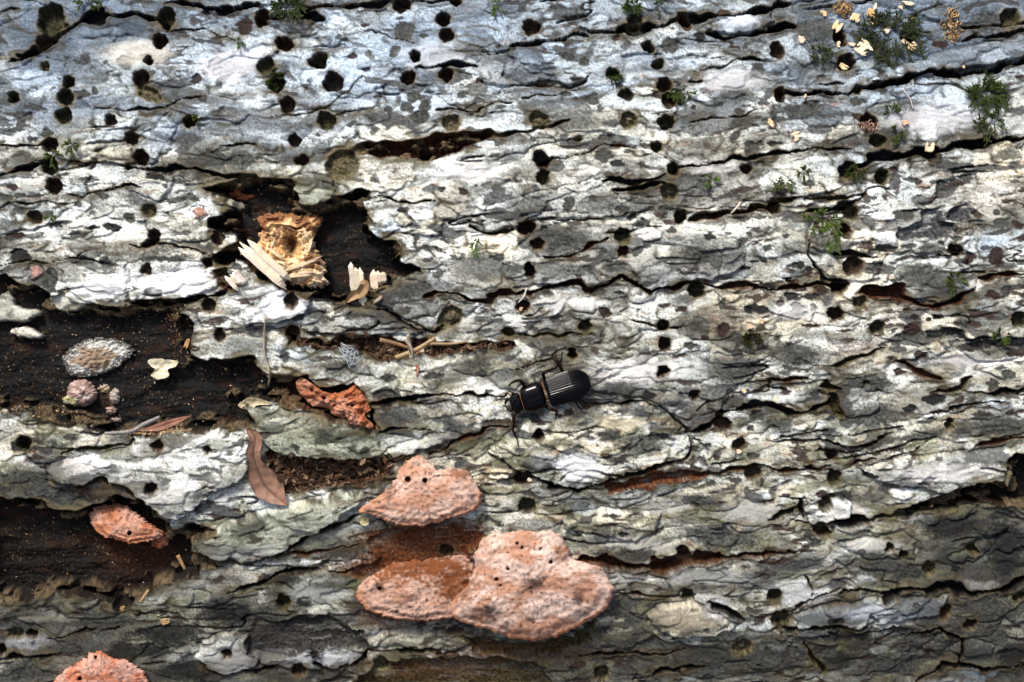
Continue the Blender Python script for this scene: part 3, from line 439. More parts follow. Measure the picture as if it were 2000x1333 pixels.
# --- traced plates
own = np.full(shp, -1, np.int32)           # plates traced one by one
TINTC = {'w': ((.70, .70, .68), .55), 'g': ((.27, .27, .275), .5), 'c': ((.56, .50, .38), .5), 'o': ((.30, .31, .23), .6), 'b': ((.50, .56, .64), .55), 'n': ((.5, .5, .5), 0)}
def apply_plate(i, pts, lift, tint, Hbase=None):
    x0, x1, y0, y1 = bounds(pts); js, is_ = window(x0, x1, y0, y1); d = sdf(pts, WX[js, is_], WY[js, is_])
    k = 1 - sst(-3.0, 0.5, d)
    hh = H[js, is_] 
    if Hbase is None:
        hh += k * (lift + 0.5 * sst(0, 26, -d)) - 0.7 * np.exp(-((d - 2.5) / 2.2) ** 2)
    else:
        hh[...] = hh * (1 - k) + k * (Hbase + 0.35 * H0[js, is_] + 0.5 * sst(0, 18, -d))
    c, s = TINTC[tint]; lum = np.clip(col0[js, is_].mean(-1, keepdims=True) / 0.42, 0.4, 1.3)
    t = (k * s)[..., None]; src = col0[js, is_] if Hbase is not None else col[js, is_]
    col[js, is_] = (col[js, is_] * (1 - k[..., None]) + src * k[..., None]) * (1 - t) + np.asarray(c, F) * lum * t
    own[js, is_] = np.where(d < 0, i, own[js, is_])
col = mixc(col, (.032, .022, .014), .92 * fis)
col0 = col.copy()
for i, (pts, lift, tint) in enumerate(PLATES):
    if lift > 0: apply_plate(i, pts, lift, tint)
# --- scabs, traced and scattered
TONE = {'g': (.10, .10, .092), 'd': (.028, .029, .031), 'b': (.07, .04, .036), 'm': (.20, .20, .19)}
extra = []
for k in range(230):
    x = rng.uniform(0, 2000); y = rng.uniform(0, 1333); r = rng.uniform(4, 11)
    if rng.random() < 0.35 + 0.65 * (x > 1000): extra.append((x, y, r * rng.uniform(1, 2.2), r * rng.uniform(.6, 1), 'ggbdg'[k % 5]))
for x, y, rx, ry, t in SCAB + extra:
    js, is_ = window(x, x, y, y, 1.5 * max(rx, ry) + 12); wx = WX[js, is_]; wy = WY[js, is_]
    q = np.sqrt(((wx - x) / rx) ** 2 + ((wy - y) / ry) ** 2); big = rx > 22
    soft = 0.40 if big else 0.13
    k = 1 - sst(1 - soft, 1 + soft, q + (0.6 * m2[js, is_] + 0.9 * stip[js, is_] if big else 0.1 * nD[js, is_]))
    if not big: H[js, is_] += -0.38 * k + 0.12 * np.exp(-((q - 1.12) / 0.12) ** 2)
    tex = (1 + 0.5 * nD[js, is_] + 0.45 * nE[js, is_] + 0.4 * m2[js, is_])[..., None]
    kk = (k * (0.85 if big else 0.93))[..., None]
    col[js, is_] = col[js, is_] * (1 - kk) + np.asarray(TONE[t], F) * tex * kk
L_ = col.mean(-1, keepdims=True); col = col * np.clip(L_ / 0.46, .2, 1.5) ** 0.42 * np.array([.955, 1.0, .975], F)
# bright bare patches
for x, y, rx, ry, c, s_ in ((1160,1000,1,1,(.5,.5,.5),.1),(1125,905,46,28,(.80,.81,.81),.95),(350,545,95,26,(.78,.78,.77),.7),(556,592,58,28,(.80,.81,.82),.95),(1440,40,50,14,(.62,.68,.76),.7),(1830,232,95,32,(.64,.65,.67),.6),(450,128,70,34,(.74,.76,.79),.6),(920,335,70,24,(.76,.75,.72),.65),(1245,722,95,22,(.78,.77,.73),.7),(620,1280,82,14,(.58,.60,.60),.8),(1850,922,115,20,(.74,.73,.70),.7),(200,560,50,22,(.72,.74,.77),.6),(640,560,1,1,(.7,.7,.7),.1),(1395,325,90,16,(.76,.75,.72),.5),(160,905,55,14,(.74,.72,.68),.6),(330,960,50,18,(.72,.72,.68),.6),(1100,590,80,14,(.74,.73,.69),.5),(850,110,70,30,(.70,.74,.79),.5),(1420,160,90,22,(.74,.75,.76),.55),(270,105,70,26,(.72,.69,.60),.6),(830,862,60,10,(.62,.62,.54),.6),(1900,705,90,10,(.74,.73,.71),.6),(1210,820,52,12,(.60,.54,.38),.6),(1560,610,60,18,(.74,.74,.72),.5),(450,1285,60,26,(.46,.46,.43),.6),(1610,1165,1,1,(.5,.5,.5),.1),(1330,1205,80,24,(.44,.38,.28),.5),(1690,1190,60,14,(.50,.54,.58),.6),(1480,1000,90,20,(.60,.60,.55),.6),(1250,1060,90,18,(.58,.57,.50),.6),(1650,1000,50,20,(.66,.66,.62),.7),(1690,1062,70,14,(.58,.58,.53),.6),(1400,1130,90,16,(.52,.53,.50),.55),(1560,1160,60,22,(.62,.64,.65),.6),(1720,1215,80,8,(.46,.46,.43),.55),(1830,1335,60,14,(.4,.4,.38),.5),(1300,990,60,14,(.58,.57,.5),.5),(1200,1130,60,10,(.55,.55,.5),.55),(1400,1190,30,20,(.5,.52,.54),.5),(1300,1100,60,8,(.6,.6,.57),.5),(1450,1330,60,10,(.36,.35,.28),.5),(1880,1140,60,10,(.44,.44,.42),.5),(620,1160,70,18,(.46,.49,.45),.6),(480,1075,80,22,(.42,.43,.40),.5),(620,1030,70,22,(.50,.52,.44),.5),(100,1210,80,8,(.36,.34,.26),.45),(60,1255,50,14,(.42,.44,.46),.5),(370,1140,50,8,(.42,.42,.38),.5)):
    js, is_ = window(x, x, y, y, 1.6 * rx + 10); q = np.sqrt(((WX[js, is_] - x) / rx) ** 2 + ((WY[js, is_] - y) / ry) ** 2)
    k = (s_ * (1 - sst(.55, 1.15, q + .5 * m2[js, is_] + 1.0 * stip[js, is_])))[..., None]
    col[js, is_] = col[js, is_] * (1 - k) + np.asarray(c, F) * (1 + .10 * nE[js, is_] + .08 * nD[js, is_])[..., None] * k
# --- crevices, hollows, holes
FLOOR = {'d': (.007, .0066, .0062), 'r': (.05, .019, .009), 'o': (.05, .04, .017), 'b': (.010, .0075, .0055), 't': (.045, .025, .014), 'R': (.10, .034, .012), 'c': (.034, .032, .029), 'k': (.06, .06, .062)}
flr = 1 + 0.9 * nD + 0.7 * nE + 0.5 * m2
H0 = 0.9 * fbm(GX / 60, GR / 30, 100, 5) + 0.07 * fib + 0.16 * nD + 0.12 * nE
for pts, wd, dp, kd in CREV:
    x0, x1, y0, y1 = bounds(pts); js, is_ = window(x0, x1, y0, y1, 40)
    d, t = seg_dist(pts, GX[js, is_] + 8 * w1[js, is_] + 1.5 * w3[js, is_], GY[js, is_] + 5.5 * w2[js, is_] + 1.2 * w4[js, is_])
    ww = wd * (0.56 + .16 * (pts[0][1] > 640)) * (0.35 + 0.75 * np.sin(np.clip(t, 0.02, 0.98) * math.pi) ** 0.4) * (1 + 0.6 * w1[js, is_] + 0.18 * w3[js, is_] + 0.5 * m1[js, is_]) * (.42 + .75 * sst(-.25, .25, fbm(GX[js, is_] / 70, GY[js, is_] / 60, 190, 2)))
    ww = np.maximum(ww, 0.8)
    k = 1 - sst(0.50, 1.15, d / ww)
    lip = np.exp(-((d / ww - 1.5) / 0.5) ** 2) * min(0.5, dp * 0.09)
    dp = dp * 0.78; H[js, is_] += -dp * k * (1 + 0.12 * H0[js, is_]) + lip
    c = np.asarray(FLOOR[kd], F) * np.clip(flr[js, is_], .25, 3)[..., None]
    k2 = (1 - sst(0.95, 1.4, d / ww))[..., None] * 0.96
    ol = (np.exp(-((d / ww - 1.5) / 0.55) ** 2) * 1.0)
    ol = np.maximum(ol, np.exp(-(np.maximum(d - ww, 0) / 10) ** 2) * sst(-.25, .35, m2[js, is_] + .5 * m4[js, is_]) * .9)
    ol = (np.clip(ol * (1 + .8 * nD[js, is_] + .6 * nE[js, is_]), 0, 1) * (0.62 if wd > 3.5 else 0.42))[..., None]; oc = np.asarray((.085, .062, .03), F)
    col[js, is_] = (col[js, is_] * (1 - ol) + oc * ol) * (1 - k2) + c * k2
hol = np.full(shp, -1, np.int32)
for i, (pts, dp, kd) in enumerate(HOLLOW):
    x0, x1, y0, y1 = bounds(pts); js, is_ = window(x0, x1, y0, y1, 40); d = sdf(pts, GX[js, is_] + 11 * w1[js, is_] + 3.5 * w3[js, is_], GY[js, is_] + 8 * w2[js, is_] + 3 * w4[js, is_])
    ds = sdf(pts, GX[js, is_] + 11 * w1[js, is_], GY[js, is_] + 8 * w2[js, is_]); wall = 4.5 if dp > 3 else 4.0
    k = 1 - sst(-wall, 1.0, ds)
    fl = -dp + (1.5 if dp > 4 else 0.8) * H0[js, is_] + 0.6 * nA[js, is_]
    if dp > 5.5:
        lg = sst(-.02, .12, fbm(GX[js, is_] / 46, GY[js, is_] / 26, 195, 3)) * sst(-22, -17, ds + 9 * w1[js, is_] + 3 * w3[js, is_]); fl = mix(fl, -2.0 - .5 * dp * sst(.0, .3, w2[js, is_]) * .5 + .5 * H0[js, is_], lg)
    else: lg = np.zeros(ds.shape, F)
    H[js, is_] = H[js, is_] * (1 - k) + k * fl + 0.35 * np.exp(-((d - 3) / 3) ** 2)
    c = np.asarray(FLOOR[kd], F) * np.clip(flr[js, is_], .25, 3)[..., None]
    if kd in 'db':
        rust = sst(0.15, 0.5, fbm(GX[js, is_] / 60, GY[js, is_] / 30, 110, 3))[..., None] * 0.4
        c = c * (1 - rust) + np.asarray((.04, .016, .007), F) * rust
    if kd in 'dbrtR':      # frass dust: pale crumbs
        fr = sst(0.56, 0.66, noise(GX[js, is_] / 2.6, GY[js, is_] / 2.4, 112)) * sst(0.0, 0.5, fbm(GX[js, is_] / 70, GY[js, is_] / 40, 113, 2) + 0.15)
        fr = fr[..., None] * 0.35; c = c * (1 - fr) + np.asarray((.42, .27, .13), F) * fr
    if kd == 'R':
        gp = sst(0.1, 0.45, m2[js, is_] + m1[js, is_] * .6)[..., None] * .5; c = c * (1 - gp) + np.asarray((.16, .15, .11), F) * gp
    c = c * (1 - .85 * lg[..., None]) + np.asarray((.085, .062, .034), F) * np.clip(flr[js, is_], .3, 2.5)[..., None] * .85 * lg[..., None]
    k2 = (1 - sst(0.8, 4.2, ds + 1.6 * w3[js, is_]))[..., None]
    if dp < 3: k2 = k2 * (1 - .6 * sst(.02, .25, m2[js, is_] + .5 * fib[js, is_]))[..., None]
    ol = (np.exp(-((d - 3) / 11) ** 2) * (0.85 if dp > 3 else 0.15) * sst(-.3, .2, m2[js, is_] + .4 * m4[js, is_]))[..., None]; oc = np.asarray((.13, .11, .06), F)
    col[js, is_] = (col[js, is_] * (1 - ol) + oc * ol) * (1 - k2) + c * k2
    hol[js, is_] = np.where(ds < 0, i, hol[js, is_])
for i, (pts, lift, tint) in enumerate(PLATES):
    if lift < 0: apply_plate(i, pts, lift, tint, lift); 
for i, (pts, lift, tint) in enumerate(PLATES):
    if lift < 0:
        x0, x1, y0, y1 = bounds(pts); js, is_ = window(x0, x1, y0, y1); hol[js, is_] = np.where(own[js, is_] == i, -1, hol[js, is_])
# rust dust on and around the brackets' feet
for x, y, rx, ry, s in ((825,1075,150,66,.9),(640,780,110,45,.35),(900,1130,60,50,.7),(760,1215,80,22,.5),(1000,1275,190,28,.3),(260,1090,90,60,.3),(850,1310,200,30,.3),(700,1110,60,14,.5),(1140,1095,50,16,.4)):
    js, is_ = window(x, x, y, y, 1.5 * rx); q = np.sqrt(((WX[js, is_] - x) / rx) ** 2 + ((WY[js, is_] - y) / ry) ** 2)
    k = (s * (1 - sst(0.4, 1.2, q + 0.5 * m2[js, is_] + 0.35 * nD[js, is_])))[..., None]
    col[js, is_] = col[js, is_] * (1 - k) + np.asarray((.11, .036, .012), F) * np.clip(flr[js, is_], .4, 2)[..., None] * k
for x, y, rx, ry, dp in HOLES:
    js, is_ = window(x, x, y, y, 2 * max(rx, ry) + 8); wx = GX[js, is_] + 3.0 * w3[js, is_] + 2.2 * w1[js, is_]; wy = GY[js, is_] + 3.0 * w4[js, is_] + 2.2 * w2[js, is_]
    ra = math.sin(x * 1.7 + y) * .5; ux = (wx - x) * math.cos(ra) + (wy - y) * math.sin(ra); uy = (wy - y) * math.cos(ra) - (wx - x) * math.sin(ra); vz = 1.02 + .1 * math.sin(x * 3.1 + y * 1.3)
    q = np.sqrt((ux / (rx * vz)) ** 2 + (uy / (ry * vz)) ** 2)
    k = 1 - sst(0.72, 1.02, q)
    shallow = dp < 4.5
    dp = dp * (1 if shallow else 0.8); H[js, is_] += -dp * k * (1 + (0 if shallow else .10 * H0[js, is_])) + (0.7 * np.exp(-((q) / 0.45) ** 2) * (dp * .6) if shallow else 0) - 0.25 * np.exp(-((q - 1.12) / 0.2) ** 2)
    fc = np.asarray((.10, .085, .045) if shallow else ((.055, .036, .02), (.05, .045, .022), (.04, .025, .015))[int(x) % 3], F) * np.clip(flr[js, is_], .3, 3)[..., None]
    k2 = (1 - sst(0.93, 1.12, q))[..., None] * 0.96
    ol = (np.exp(-((q - 1.08) / 0.26) ** 2) * 0.6 * sst(-.5, .2, m2[js, is_] + w1[js, is_] * .6))[..., None]; oc = np.asarray((.15, .12, .065), F)
    col[js, is_] = (col[js, is_] * (1 - ol) + oc * ol) * (1 - k2) + fc * k2
for x, y, rx, ry, c in ((468,376,26,8,(.26,.085,.035)),(462,396,20,9,(.50,.48,.36)),(390,415,14,13,(.30,.12,.06)),(70,532,13,15,(.40,.24,.20)),(787,430,13,12,(.55,.53,.42)),(1265,455,26,14,(.72,.71,.66)),(1085,615,1,1,(.3,.3,.3))):
    js, is_ = window(x, x, y, y, 40); q = np.sqrt(((WX[js, is_] - x) / rx) ** 2 + ((WY[js, is_] - y) / ry) ** 2); k = 1 - sst(.8, 1.05, q)
    H[js, is_] += 0.8 * k * (1 - 0.5 * q * q) - 0.8 * np.exp(-((q - 1.2) / .15) ** 2)
    kk = (k * .85)[..., None]; col[js, is_] = col[js, is_] * (1 - kk) + np.asarray(c, F) * (1 + .5 * nD[js, is_] + .4 * w3[js, is_])[..., None] * kk
col = np.clip(col, 0.006, 0.85)
Hm = (H * 0.001).astype(np.float64)
def hat(px, py):
    """height (m) of the bark at a photo pixel"""
    i = min(max(np.searchsorted(ax, px), 0), NX - 1); j = min(max(np.searchsorted(ay, py), 0), NY - 1); return float(Hm[j, i])
def hmax(px, py, r=8):
    js, is_ = window(px, px, py, py, r); return float(np.percentile(Hm[js, is_], 80))
# --- place the surface on the log
def log_grid(gx, gy):
    cy = np.clip(ay, -350, 1700); b = on_log(np.full(NY, 1000.0), cy, 0.0)
    th = np.arctan2(b[:, 2] - O0[2], -(b[:, 1] - O0[1])); 
    lo, hi = ay < -350, ay > 1700
    th[lo] = th[~lo][0] + (-350 - ay[lo]) * PX / RLOG; th[hi] = th[~hi][-1] - (ay[hi] - 1700) * PX / RLOG
    dep = -((b - CAM) @ N0); sc = dep / FOC
    return th, sc
th, sc = log_grid(ax, ay)
X = (GX - 1000.0) * sc[:, None]; TH = th[:, None] + np.clip(Hm, -0.0015, 0.003) * -0.32 / RLOG     # lips lean downhill
RR = RLOG + Hm
VV = np.stack([X, O0[1] - RR * np.cos(TH), O0[2] + RR * np.sin(TH)], -1).reshape(-1, 3)
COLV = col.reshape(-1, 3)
log = empty('fallen_log', (0, 0, 0))
setp(log, 'weathered grey fallen log with flaking bark, bore holes and dark hollows', 'log')
jj, ii = np.meshgrid(np.arange(NY - 1), np.arange(NX - 1), indexing='ij')
Q = np.stack([jj * NX + ii, (jj + 1) * NX + ii, (jj + 1) * NX + ii + 1, jj * NX + ii + 1], -1).reshape(-1, 4)
cx = (ax[:-1] + ax[1:]) / 2; cy = (ay[:-1] + ay[1:]) / 2
inframe = ((cx[None, :] > -50) & (cx[None, :] < 2050) & (cy[:, None] > -45) & (cy[:, None] < 1380))
lab = L1[:-1, :-1].copy(); lab = np.where(own[:-1, :-1] >= 0, 2000 + own[:-1, :-1], lab); lab = np.where(hol[:-1, :-1] >= 0, 3000 + hol[:-1, :-1], lab)
lab = np.where(inframe, lab, 9999).reshape(-1)
order = np.argsort(lab, kind='stable'); sl_ = lab[order]; cuts = np.flatnonzero(np.diff(sl_)) + 1
groups = np.split(order, cuts); plates_ = sorted([len(g_) for g_ in groups if lab[g_[0]] < 3000], reverse=True); cutoff = max(260, plates_[296] if len(plates_) > 297 else 0)
nplate = 0; small = []
for grp in groups:
    l = int(lab[grp[0]])
    if l < 3000 and len(grp) <= cutoff: small.append(grp); continue
    q = Q[grp]; u, inv = np.unique(q, return_inverse=True)
    nm = 'outer_bark' if l == 9999 else 'bare_wood' if l >= 3000 else 'bark_plate'
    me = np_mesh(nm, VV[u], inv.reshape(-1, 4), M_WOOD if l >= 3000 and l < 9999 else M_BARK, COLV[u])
    o = link(nm, me, log); nplate += nm == 'bark_plate'
    if l == 9999: o['kind'] = 'stuff'
if small:
    grp = np.concatenate(small); q = Q[grp]; u, inv = np.unique(q, return_inverse=True)
    o = link('small_bark_plates', np_mesh('small_bark_plates', VV[u], inv.reshape(-1, 4), M_BARK, COLV[u]), log); o['kind'] = 'stuff'
# heartwood: the closed round of the log under and behind the bark
NS, NL = 96, 40
a = np.linspace(0, 2 * np.pi, NS, endpoint=False); xs = np.linspace(-0.72, 0.95, NL)
rr = RLOG - 0.016 + 0.004 * noise(np.cos(a)[None, :] * 3 + xs[:, None] * 6, np.sin(a)[None, :] * 3, 130)
V = np.stack([np.repeat(xs[:, None], NS, 1), O0[1] - rr * np.cos(a)[None, :], O0[2] + rr * np.sin(a)[None, :]], -1).reshape(-1, 3)
q = [(i * NS + j, i * NS + (j + 1) % NS, (i + 1) * NS + (j + 1) % NS, (i + 1) * NS + j) for i in range(NL - 1) for j in range(NS)]
V = np.vstack([V, [[xs[0], O0[1], O0[2]], [xs[-1], O0[1], O0[2]]]]); n = NL * NS
q += [(n, (j + 1) % NS, j, n) for j in range(NS)] + [(n + 1, (NL - 1) * NS + j, (NL - 1) * NS + (j + 1) % NS, n + 1) for j in range(NS)]
qq = np.array(q); tri = [f for f in q]
me = bpy.data.meshes.new('heartwood'); me.from_pydata([tuple(v) for v in V], [], [tuple(dict.fromkeys(f)) for f in q]); me.materials.append(M_WOOD)
at = me.color_attributes.new('Col', 'FLOAT_COLOR', 'POINT'); at.data.foreach_set('color', np.tile(np.array([.10, .07, .05, 1], F), len(V)))
link('heartwood', me, log)
print('plates', nplate, 't', time.time() - T0)
# ------------------------------------------------------------------ ground
n = 60; gx = np.sign(np.linspace(-1, 1, n)) * np.abs(np.linspace(-1, 1, n)) ** 4 * 150
A, B = np.meshgrid(gx, gx); Z = 0.02 * noise(A * 2, B * 2, 140) * (np.abs(A) < 20)
V = np.stack([A, B, Z], -1).reshape(-1, 3); j, i = np.meshgrid(np.arange(n - 1), np.arange(n - 1), indexing='ij')
q = np.stack([j * n + i, j * n + i + 1, (j + 1) * n + i + 1, (j + 1) * n + i], -1).reshape(-1, 4)
g = link('ground', np_mesh('ground', V, q, M_SOIL)); setp(g, 'brown leaf litter soil under the fallen log', 'ground', kind='structure')
# ------------------------------------------------------------------ builders for the small things
def frame(px, py, h, ang=0.0, tilt=0.0):
    """matrix at a spot of the bark: x right, y up the log, z away from the wood; ang turns about z"""
    P = on_log(float(px), float(py), h); n = normal_at(P); ex = np.array([1.0, 0, 0]); ey = np.cross(n, ex)
    m = Matrix(((ex[0], ey[0], n[0], P[0]), (ex[1], ey[1], n[1], P[1]), (ex[2], ey[2], n[2], P[2]), (0, 0, 0, 1)))
    return m @ Matrix.Rotation(math.radians(ang), 4, 'Z') @ Matrix.Rotation(math.radians(tilt), 4, 'Y')
def xf(m, V):
    a = np.array(m); return np.asarray(V, float) @ a[:3, :3].T + a[:3, 3]
def mm_mesh_join(parts):
    V = []; Q = []; Cc = []; n = 0
    for v, q, c in parts:
        V.append(v); Q.append(np.asarray(q) + n); n += len(v); Cc.append(np.broadcast_to(np.asarray(c, F), (len(v), 3)))
    return np.vstack(V), np.vstack(Q), np.vstack(Cc)
def tube(pts, rad, n=8, caps=True):
    p = np.asarray(pts, float); k = len(p); rad = np.broadcast_to(np.asarray(rad, float), (k,))
    t = np.gradient(p, axis=0); t /= np.linalg.norm(t, axis=1, keepdims=True) + 1e-12
    ref = np.array([0.31, 0.17, 0.93]); a = np.cross(t, ref); a /= np.linalg.norm(a, axis=1, keepdims=True) + 1e-12; b = np.cross(t, a)
    an = np.linspace(0, 2 * np.pi, n, endpoint=False)
    V = (p[:, None, :] + rad[:, None, None] * (np.cos(an)[None, :, None] * a[:, None, :] + np.sin(an)[None, :, None] * b[:, None, :])).reshape(-1, 3)
    Q = [(i * n + j, i * n + (j + 1) % n, (i + 1) * n + (j + 1) % n, (i + 1) * n + j) for i in range(k - 1) for j in range(n)]
    if caps:
        V = np.vstack([V, p[0], p[-1]]); a0 = k * n
        Q += [(a0, (j + 1) % n, j, j) for j in range(0)]
        e = (k - 1) * n
        for j in range(0, n, 2): Q.append((a0, (j + 2) % n, (j + 1) % n, j)); Q.append((a0 + 1, e + j, e + j + 1, e + (j + 2) % n))
    return V, np.array(Q)
def smooth_line(pts, n):
    p = np.asarray(pts, float); t = np.linspace(0, 1, len(p)); tt = np.linspace(0, 1, n); r = []
    for c in range(p.shape[1]):
        # Catmull-Rom
        q = np.concatenate([[2 * p[0, c] - p[1, c]], p[:, c], [2 * p[-1, c] - p[-2, c]]]); s = tt * (len(p) - 1); i = np.minimum(s.astype(int), len(p) - 2); f = s - i
        a, b, d, e = q[i], q[i + 1], q[i + 2], q[i + 3]
        r.append(0.5 * (2 * b + (d - a) * f + (2 * a - 5 * b + 4 * d - e) * f ** 2 + (3 * b - a - 3 * d + e) * f ** 3))
    return np.stack(r, 1)
def px_tube(pts, rad_mm, n=8, k=None, caps=True):
    """tube through (px, py, lift mm above the bark's mean surface)"""
    p = smooth_line(pts, k or max(6, 4 * len(pts))); w_ = np.array([on_log(a, b, c * .001) for a, b, c in p])
    r = np.interp(np.linspace(0, 1, len(p)), np.linspace(0, 1, len(np.atleast_1d(rad_mm))), np.atleast_1d(rad_mm)) * .001
    return tube(w_, r, n, caps)
def solo(name, V, Q, mat, col, label, cat, group=None, base=None, smooth=True):
    base = np.asarray(base if base is not None else V.mean(0)); o = link(name, np_mesh(name, V - base, Q, mat, col, smooth)); o.location = base
    return setp(o, label, cat, group)
def part(root, name, V, Q, mat, col=None, label=None, smooth=True):
    o = link(name, np_mesh(name, V, Q, mat, col, smooth), root); 
    if label: o['label'] = label
    return o
def closed_outline(pts, n, seed, ruffle=2.0):
    p = np.asarray(list(pts) + [pts[0]], float); q = np.vstack([p[-2], p, p[1]]); L = np.concatenate([[0], np.cumsum(np.hypot(*np.diff(p, axis=0).T))])
    s = np.linspace(0, L[-1], n, endpoint=False); i = np.clip(np.searchsorted(L, s, 'right') - 1, 0, len(p) - 2); f = (s - L[i]) / (L[i + 1] - L[i] + 1e-9)
    a, b, c, d = q[i], q[i + 1], q[i + 2], q[i + 3]; f = f[:, None]
    r = 0.5 * (2 * b + (c - a) * f + (2 * a - 5 * b + 4 * c - d) * f ** 2 + (3 * b - a - 3 * c + d) * f ** 3)
    ctr = r.mean(0); dirn = r - ctr; dirn /= np.linalg.norm(dirn, axis=1, keepdims=True)
    k = noise(np.cos(s / L[-1] * 2 * np.pi) * n / 16 + 9, np.sin(s / L[-1] * 2 * np.pi) * n / 16, seed)
    k2 = noise(np.cos(s / L[-1] * 2 * np.pi) * n / 40 + 9, np.sin(s / L[-1] * 2 * np.pi) * n / 40, seed + 5)
    return r + dirn * (ruffle * (k + k2))[:, None]
def patch(outline, lift, colour, n=150, rings=26, thick=2.0, seed=1, ruffle=2.0, center=None, rpow=0.8):
    """closed lump: outline in pixels, lift(px, py, r) mm for its upper face, colour(px, py, r); its lower face thick(px,py,r) mm below"""
    o = closed_outline(outline, n, seed, ruffle); c = np.array(center if center is not None else o.mean(0))
    rr = np.concatenate([[0.02], np.linspace(0.06, 1, rings) ** rpow]); R = np.repeat(rr[:, None], n, 1)
    p = c + (o[None] - c) * R[..., None]; x, y = p[..., 0], p[..., 1]
    h = lift(x, y, R); th = thick(x, y, R) if callable(thick) else thick
    top = on_log(x, y, h * .001).reshape(-1, 3)
    pb = c + (o[None] - c) * (R * 0.985)[..., None]; hb = h - np.broadcast_to(th, h.shape)
    bot = on_log(pb[..., 0], pb[..., 1], hb * .001).reshape(-1, 3)
    m = len(rr); j, i = np.meshgrid(np.arange(m - 1), np.arange(n), indexing='ij'); i1 = (i + 1) % n
    q = np.stack([j * n + i, (j + 1) * n + i, (j + 1) * n + i1, j * n + i1], -1).reshape(-1, 4)
    off_ = m * n; qb = q[:, ::-1] + off_; e = (m - 1) * n; i = np.arange(n); i1 = (i + 1) % n
    side = np.stack([e + i, off_ + e + i, off_ + e + i1, e + i1], -1)
    cc = colour(x, y, R).reshape(-1, 3)
    cb = np.clip(cc * np.array([.8, .62, .5]), 0, 1)
    k = np.arange(0, n, 2); cap = np.stack([k * 0, (k + 2) % n, (k + 1) % n, k], -1)[1:-1]
    return np.vstack([top, bot]), np.vstack([q[:, ::-1] if False else q, qb, side, ]), np.vstack([cc, cb])
def hs(x, y):
    """bark height (mm) under pixel arrays"""
    i = np.clip(np.searchsorted(ax, np.asarray(x)), 0, NX - 1); j = np.clip(np.searchsorted(ay, np.asarray(y)), 0, NY - 1); return H[j, i].astype(float)

# ------------------------------------------------------------------ bracket fungi
def fung_colour(pores, smudge, base=(.46, .25, .165), pale_c=(.66, .49, .405), pale=0.6, seed=0, rusty=None):
    def f(x, y, R):
        n1 = fbm(x / 26, y / 20, 200 + seed, 4); n2 = noise(x / 7.5, y / 7.0, 210 + seed); n3 = noise(x / 5, y / 5, 213 + seed); n4 = fbm(x / 60, y / 40, 216 + seed, 3)
        c = np.broadcast_to(np.asarray(base, F), x.shape + (3,)).copy()
        c = mixc(c, pale_c, np.clip(1.15 * pale * sst(-0.4, 0.35, n4 + .4 * n1 + .15 * n2), 0, 1).astype(F))
        c *= (1 + 0.20 * n2)[..., None]
        c = mixc(c, (.14, .05, .035), 0.45 * sst(0.28, 0.55, n2 * .5 + .75 * n1))
        c = mixc(c, (.06, .03, .025), 0.75 * sst(0.46, 0.60, noise(x / 6.5, y / 6.5, 214 + seed)))
        low = sst(.35, .75, (y - y.min()) / (y.max() - y.min()))
        c = mixc(c, (.56, .22, .09), (0.7 * low * sst(0.925, 0.965, R + .03 * n1)).astype(F))
        c = mixc(c, (.20, .09, .06), (0.45 * low * np.exp(-((R - .88 + .03 * n1) / .03) ** 2)).astype(F))
        for sx, sy, rx, ry, s in smudge:
            q = np.hypot((x - sx) / rx, (y - sy) / ry); c = mixc(c, (.035, .025, .025), (s * (1 - sst(.2, 1.2, q + .5 * n1 + .4 * n2))).astype(F))
        for sx, sy, rr_ in pores:
            q = np.hypot(x - sx, y - sy) / rr_; c = mixc(c, (.05, .02, .01), (1 - sst(.7, 1.1, q)).astype(F))
        if rusty:
            for sx, sy, rx, ry, s in rusty:
                q = np.hypot((x - sx) / rx, (y - sy) / ry); c = mixc(c, (.19, .065, .024) , (s * (1 - sst(.35, 1.2, q + .55 * n1 + .35 * n2 + .3 * n3))).astype(F))
        return np.clip(c, .01, .85)
    return f
def bracket_lobe(outline, rise, pores, smudge, seed, h0=1.2, thick=3.6, dome=3.0, center=None, rusty=None, pale=0.6, base=(.46, .25, .165), n=260, rings=48, attach=None):
    a = np.array(outline, float); y0, y1 = a[:, 1].min(), a[:, 1].max(); xm, hw = (a[:, 0].min() + a[:, 0].max()) / 2, (a[:, 0].max() - a[:, 0].min()) / 2
    surf = np.percentile(hs(np.linspace(a[:, 0].min(), a[:, 0].max(), 30), np.full(30, y0 + 8)), 60)
    def t_(x, y): return np.clip((y - y0) / (y1 - y0), 0, 1.05)
    def lift(x, y, R):
        t = t_(x, y); u = (x - xm) / hw
        l = surf + h0 + rise * t ** 0.85 * (1 - 0.25 * u * u) + dome * (1 - R ** 2.4) * (1 - .3 * t)
        l += 0.65 * fbm(x / 40, y / 30, 220 + seed, 3) + 0.25 * noise(x / 9, y / 9, 224 + seed)
        l += 0.25 * np.sin(R * 26 + 3 * noise(x / 50, y / 50, 226 + seed)) * sst(.45, .8, R) - 0.9 * sst(.955, 1, R) 
        for sx, sy, rr_ in pores: l = l - 2.2 * (1 - sst(.55, 1.1, np.hypot(x - sx, y - sy) / rr_))
        return l
    def thk(x, y, R):
        t = t_(x, y); full = rise * t ** 0.85 + h0 + dome + 2.5
        return mix(np.maximum(full * (1 - 0.75 * sst(.15, .8, t)), thick), thick * .55, sst(.80, 1, R) * sst(.3, .75, t))
    return patch(outline, lift, fung_colour(pores, smudge, base=base, seed=seed, rusty=rusty, pale=pale), n, rings, thk, seed, 3.4, center)
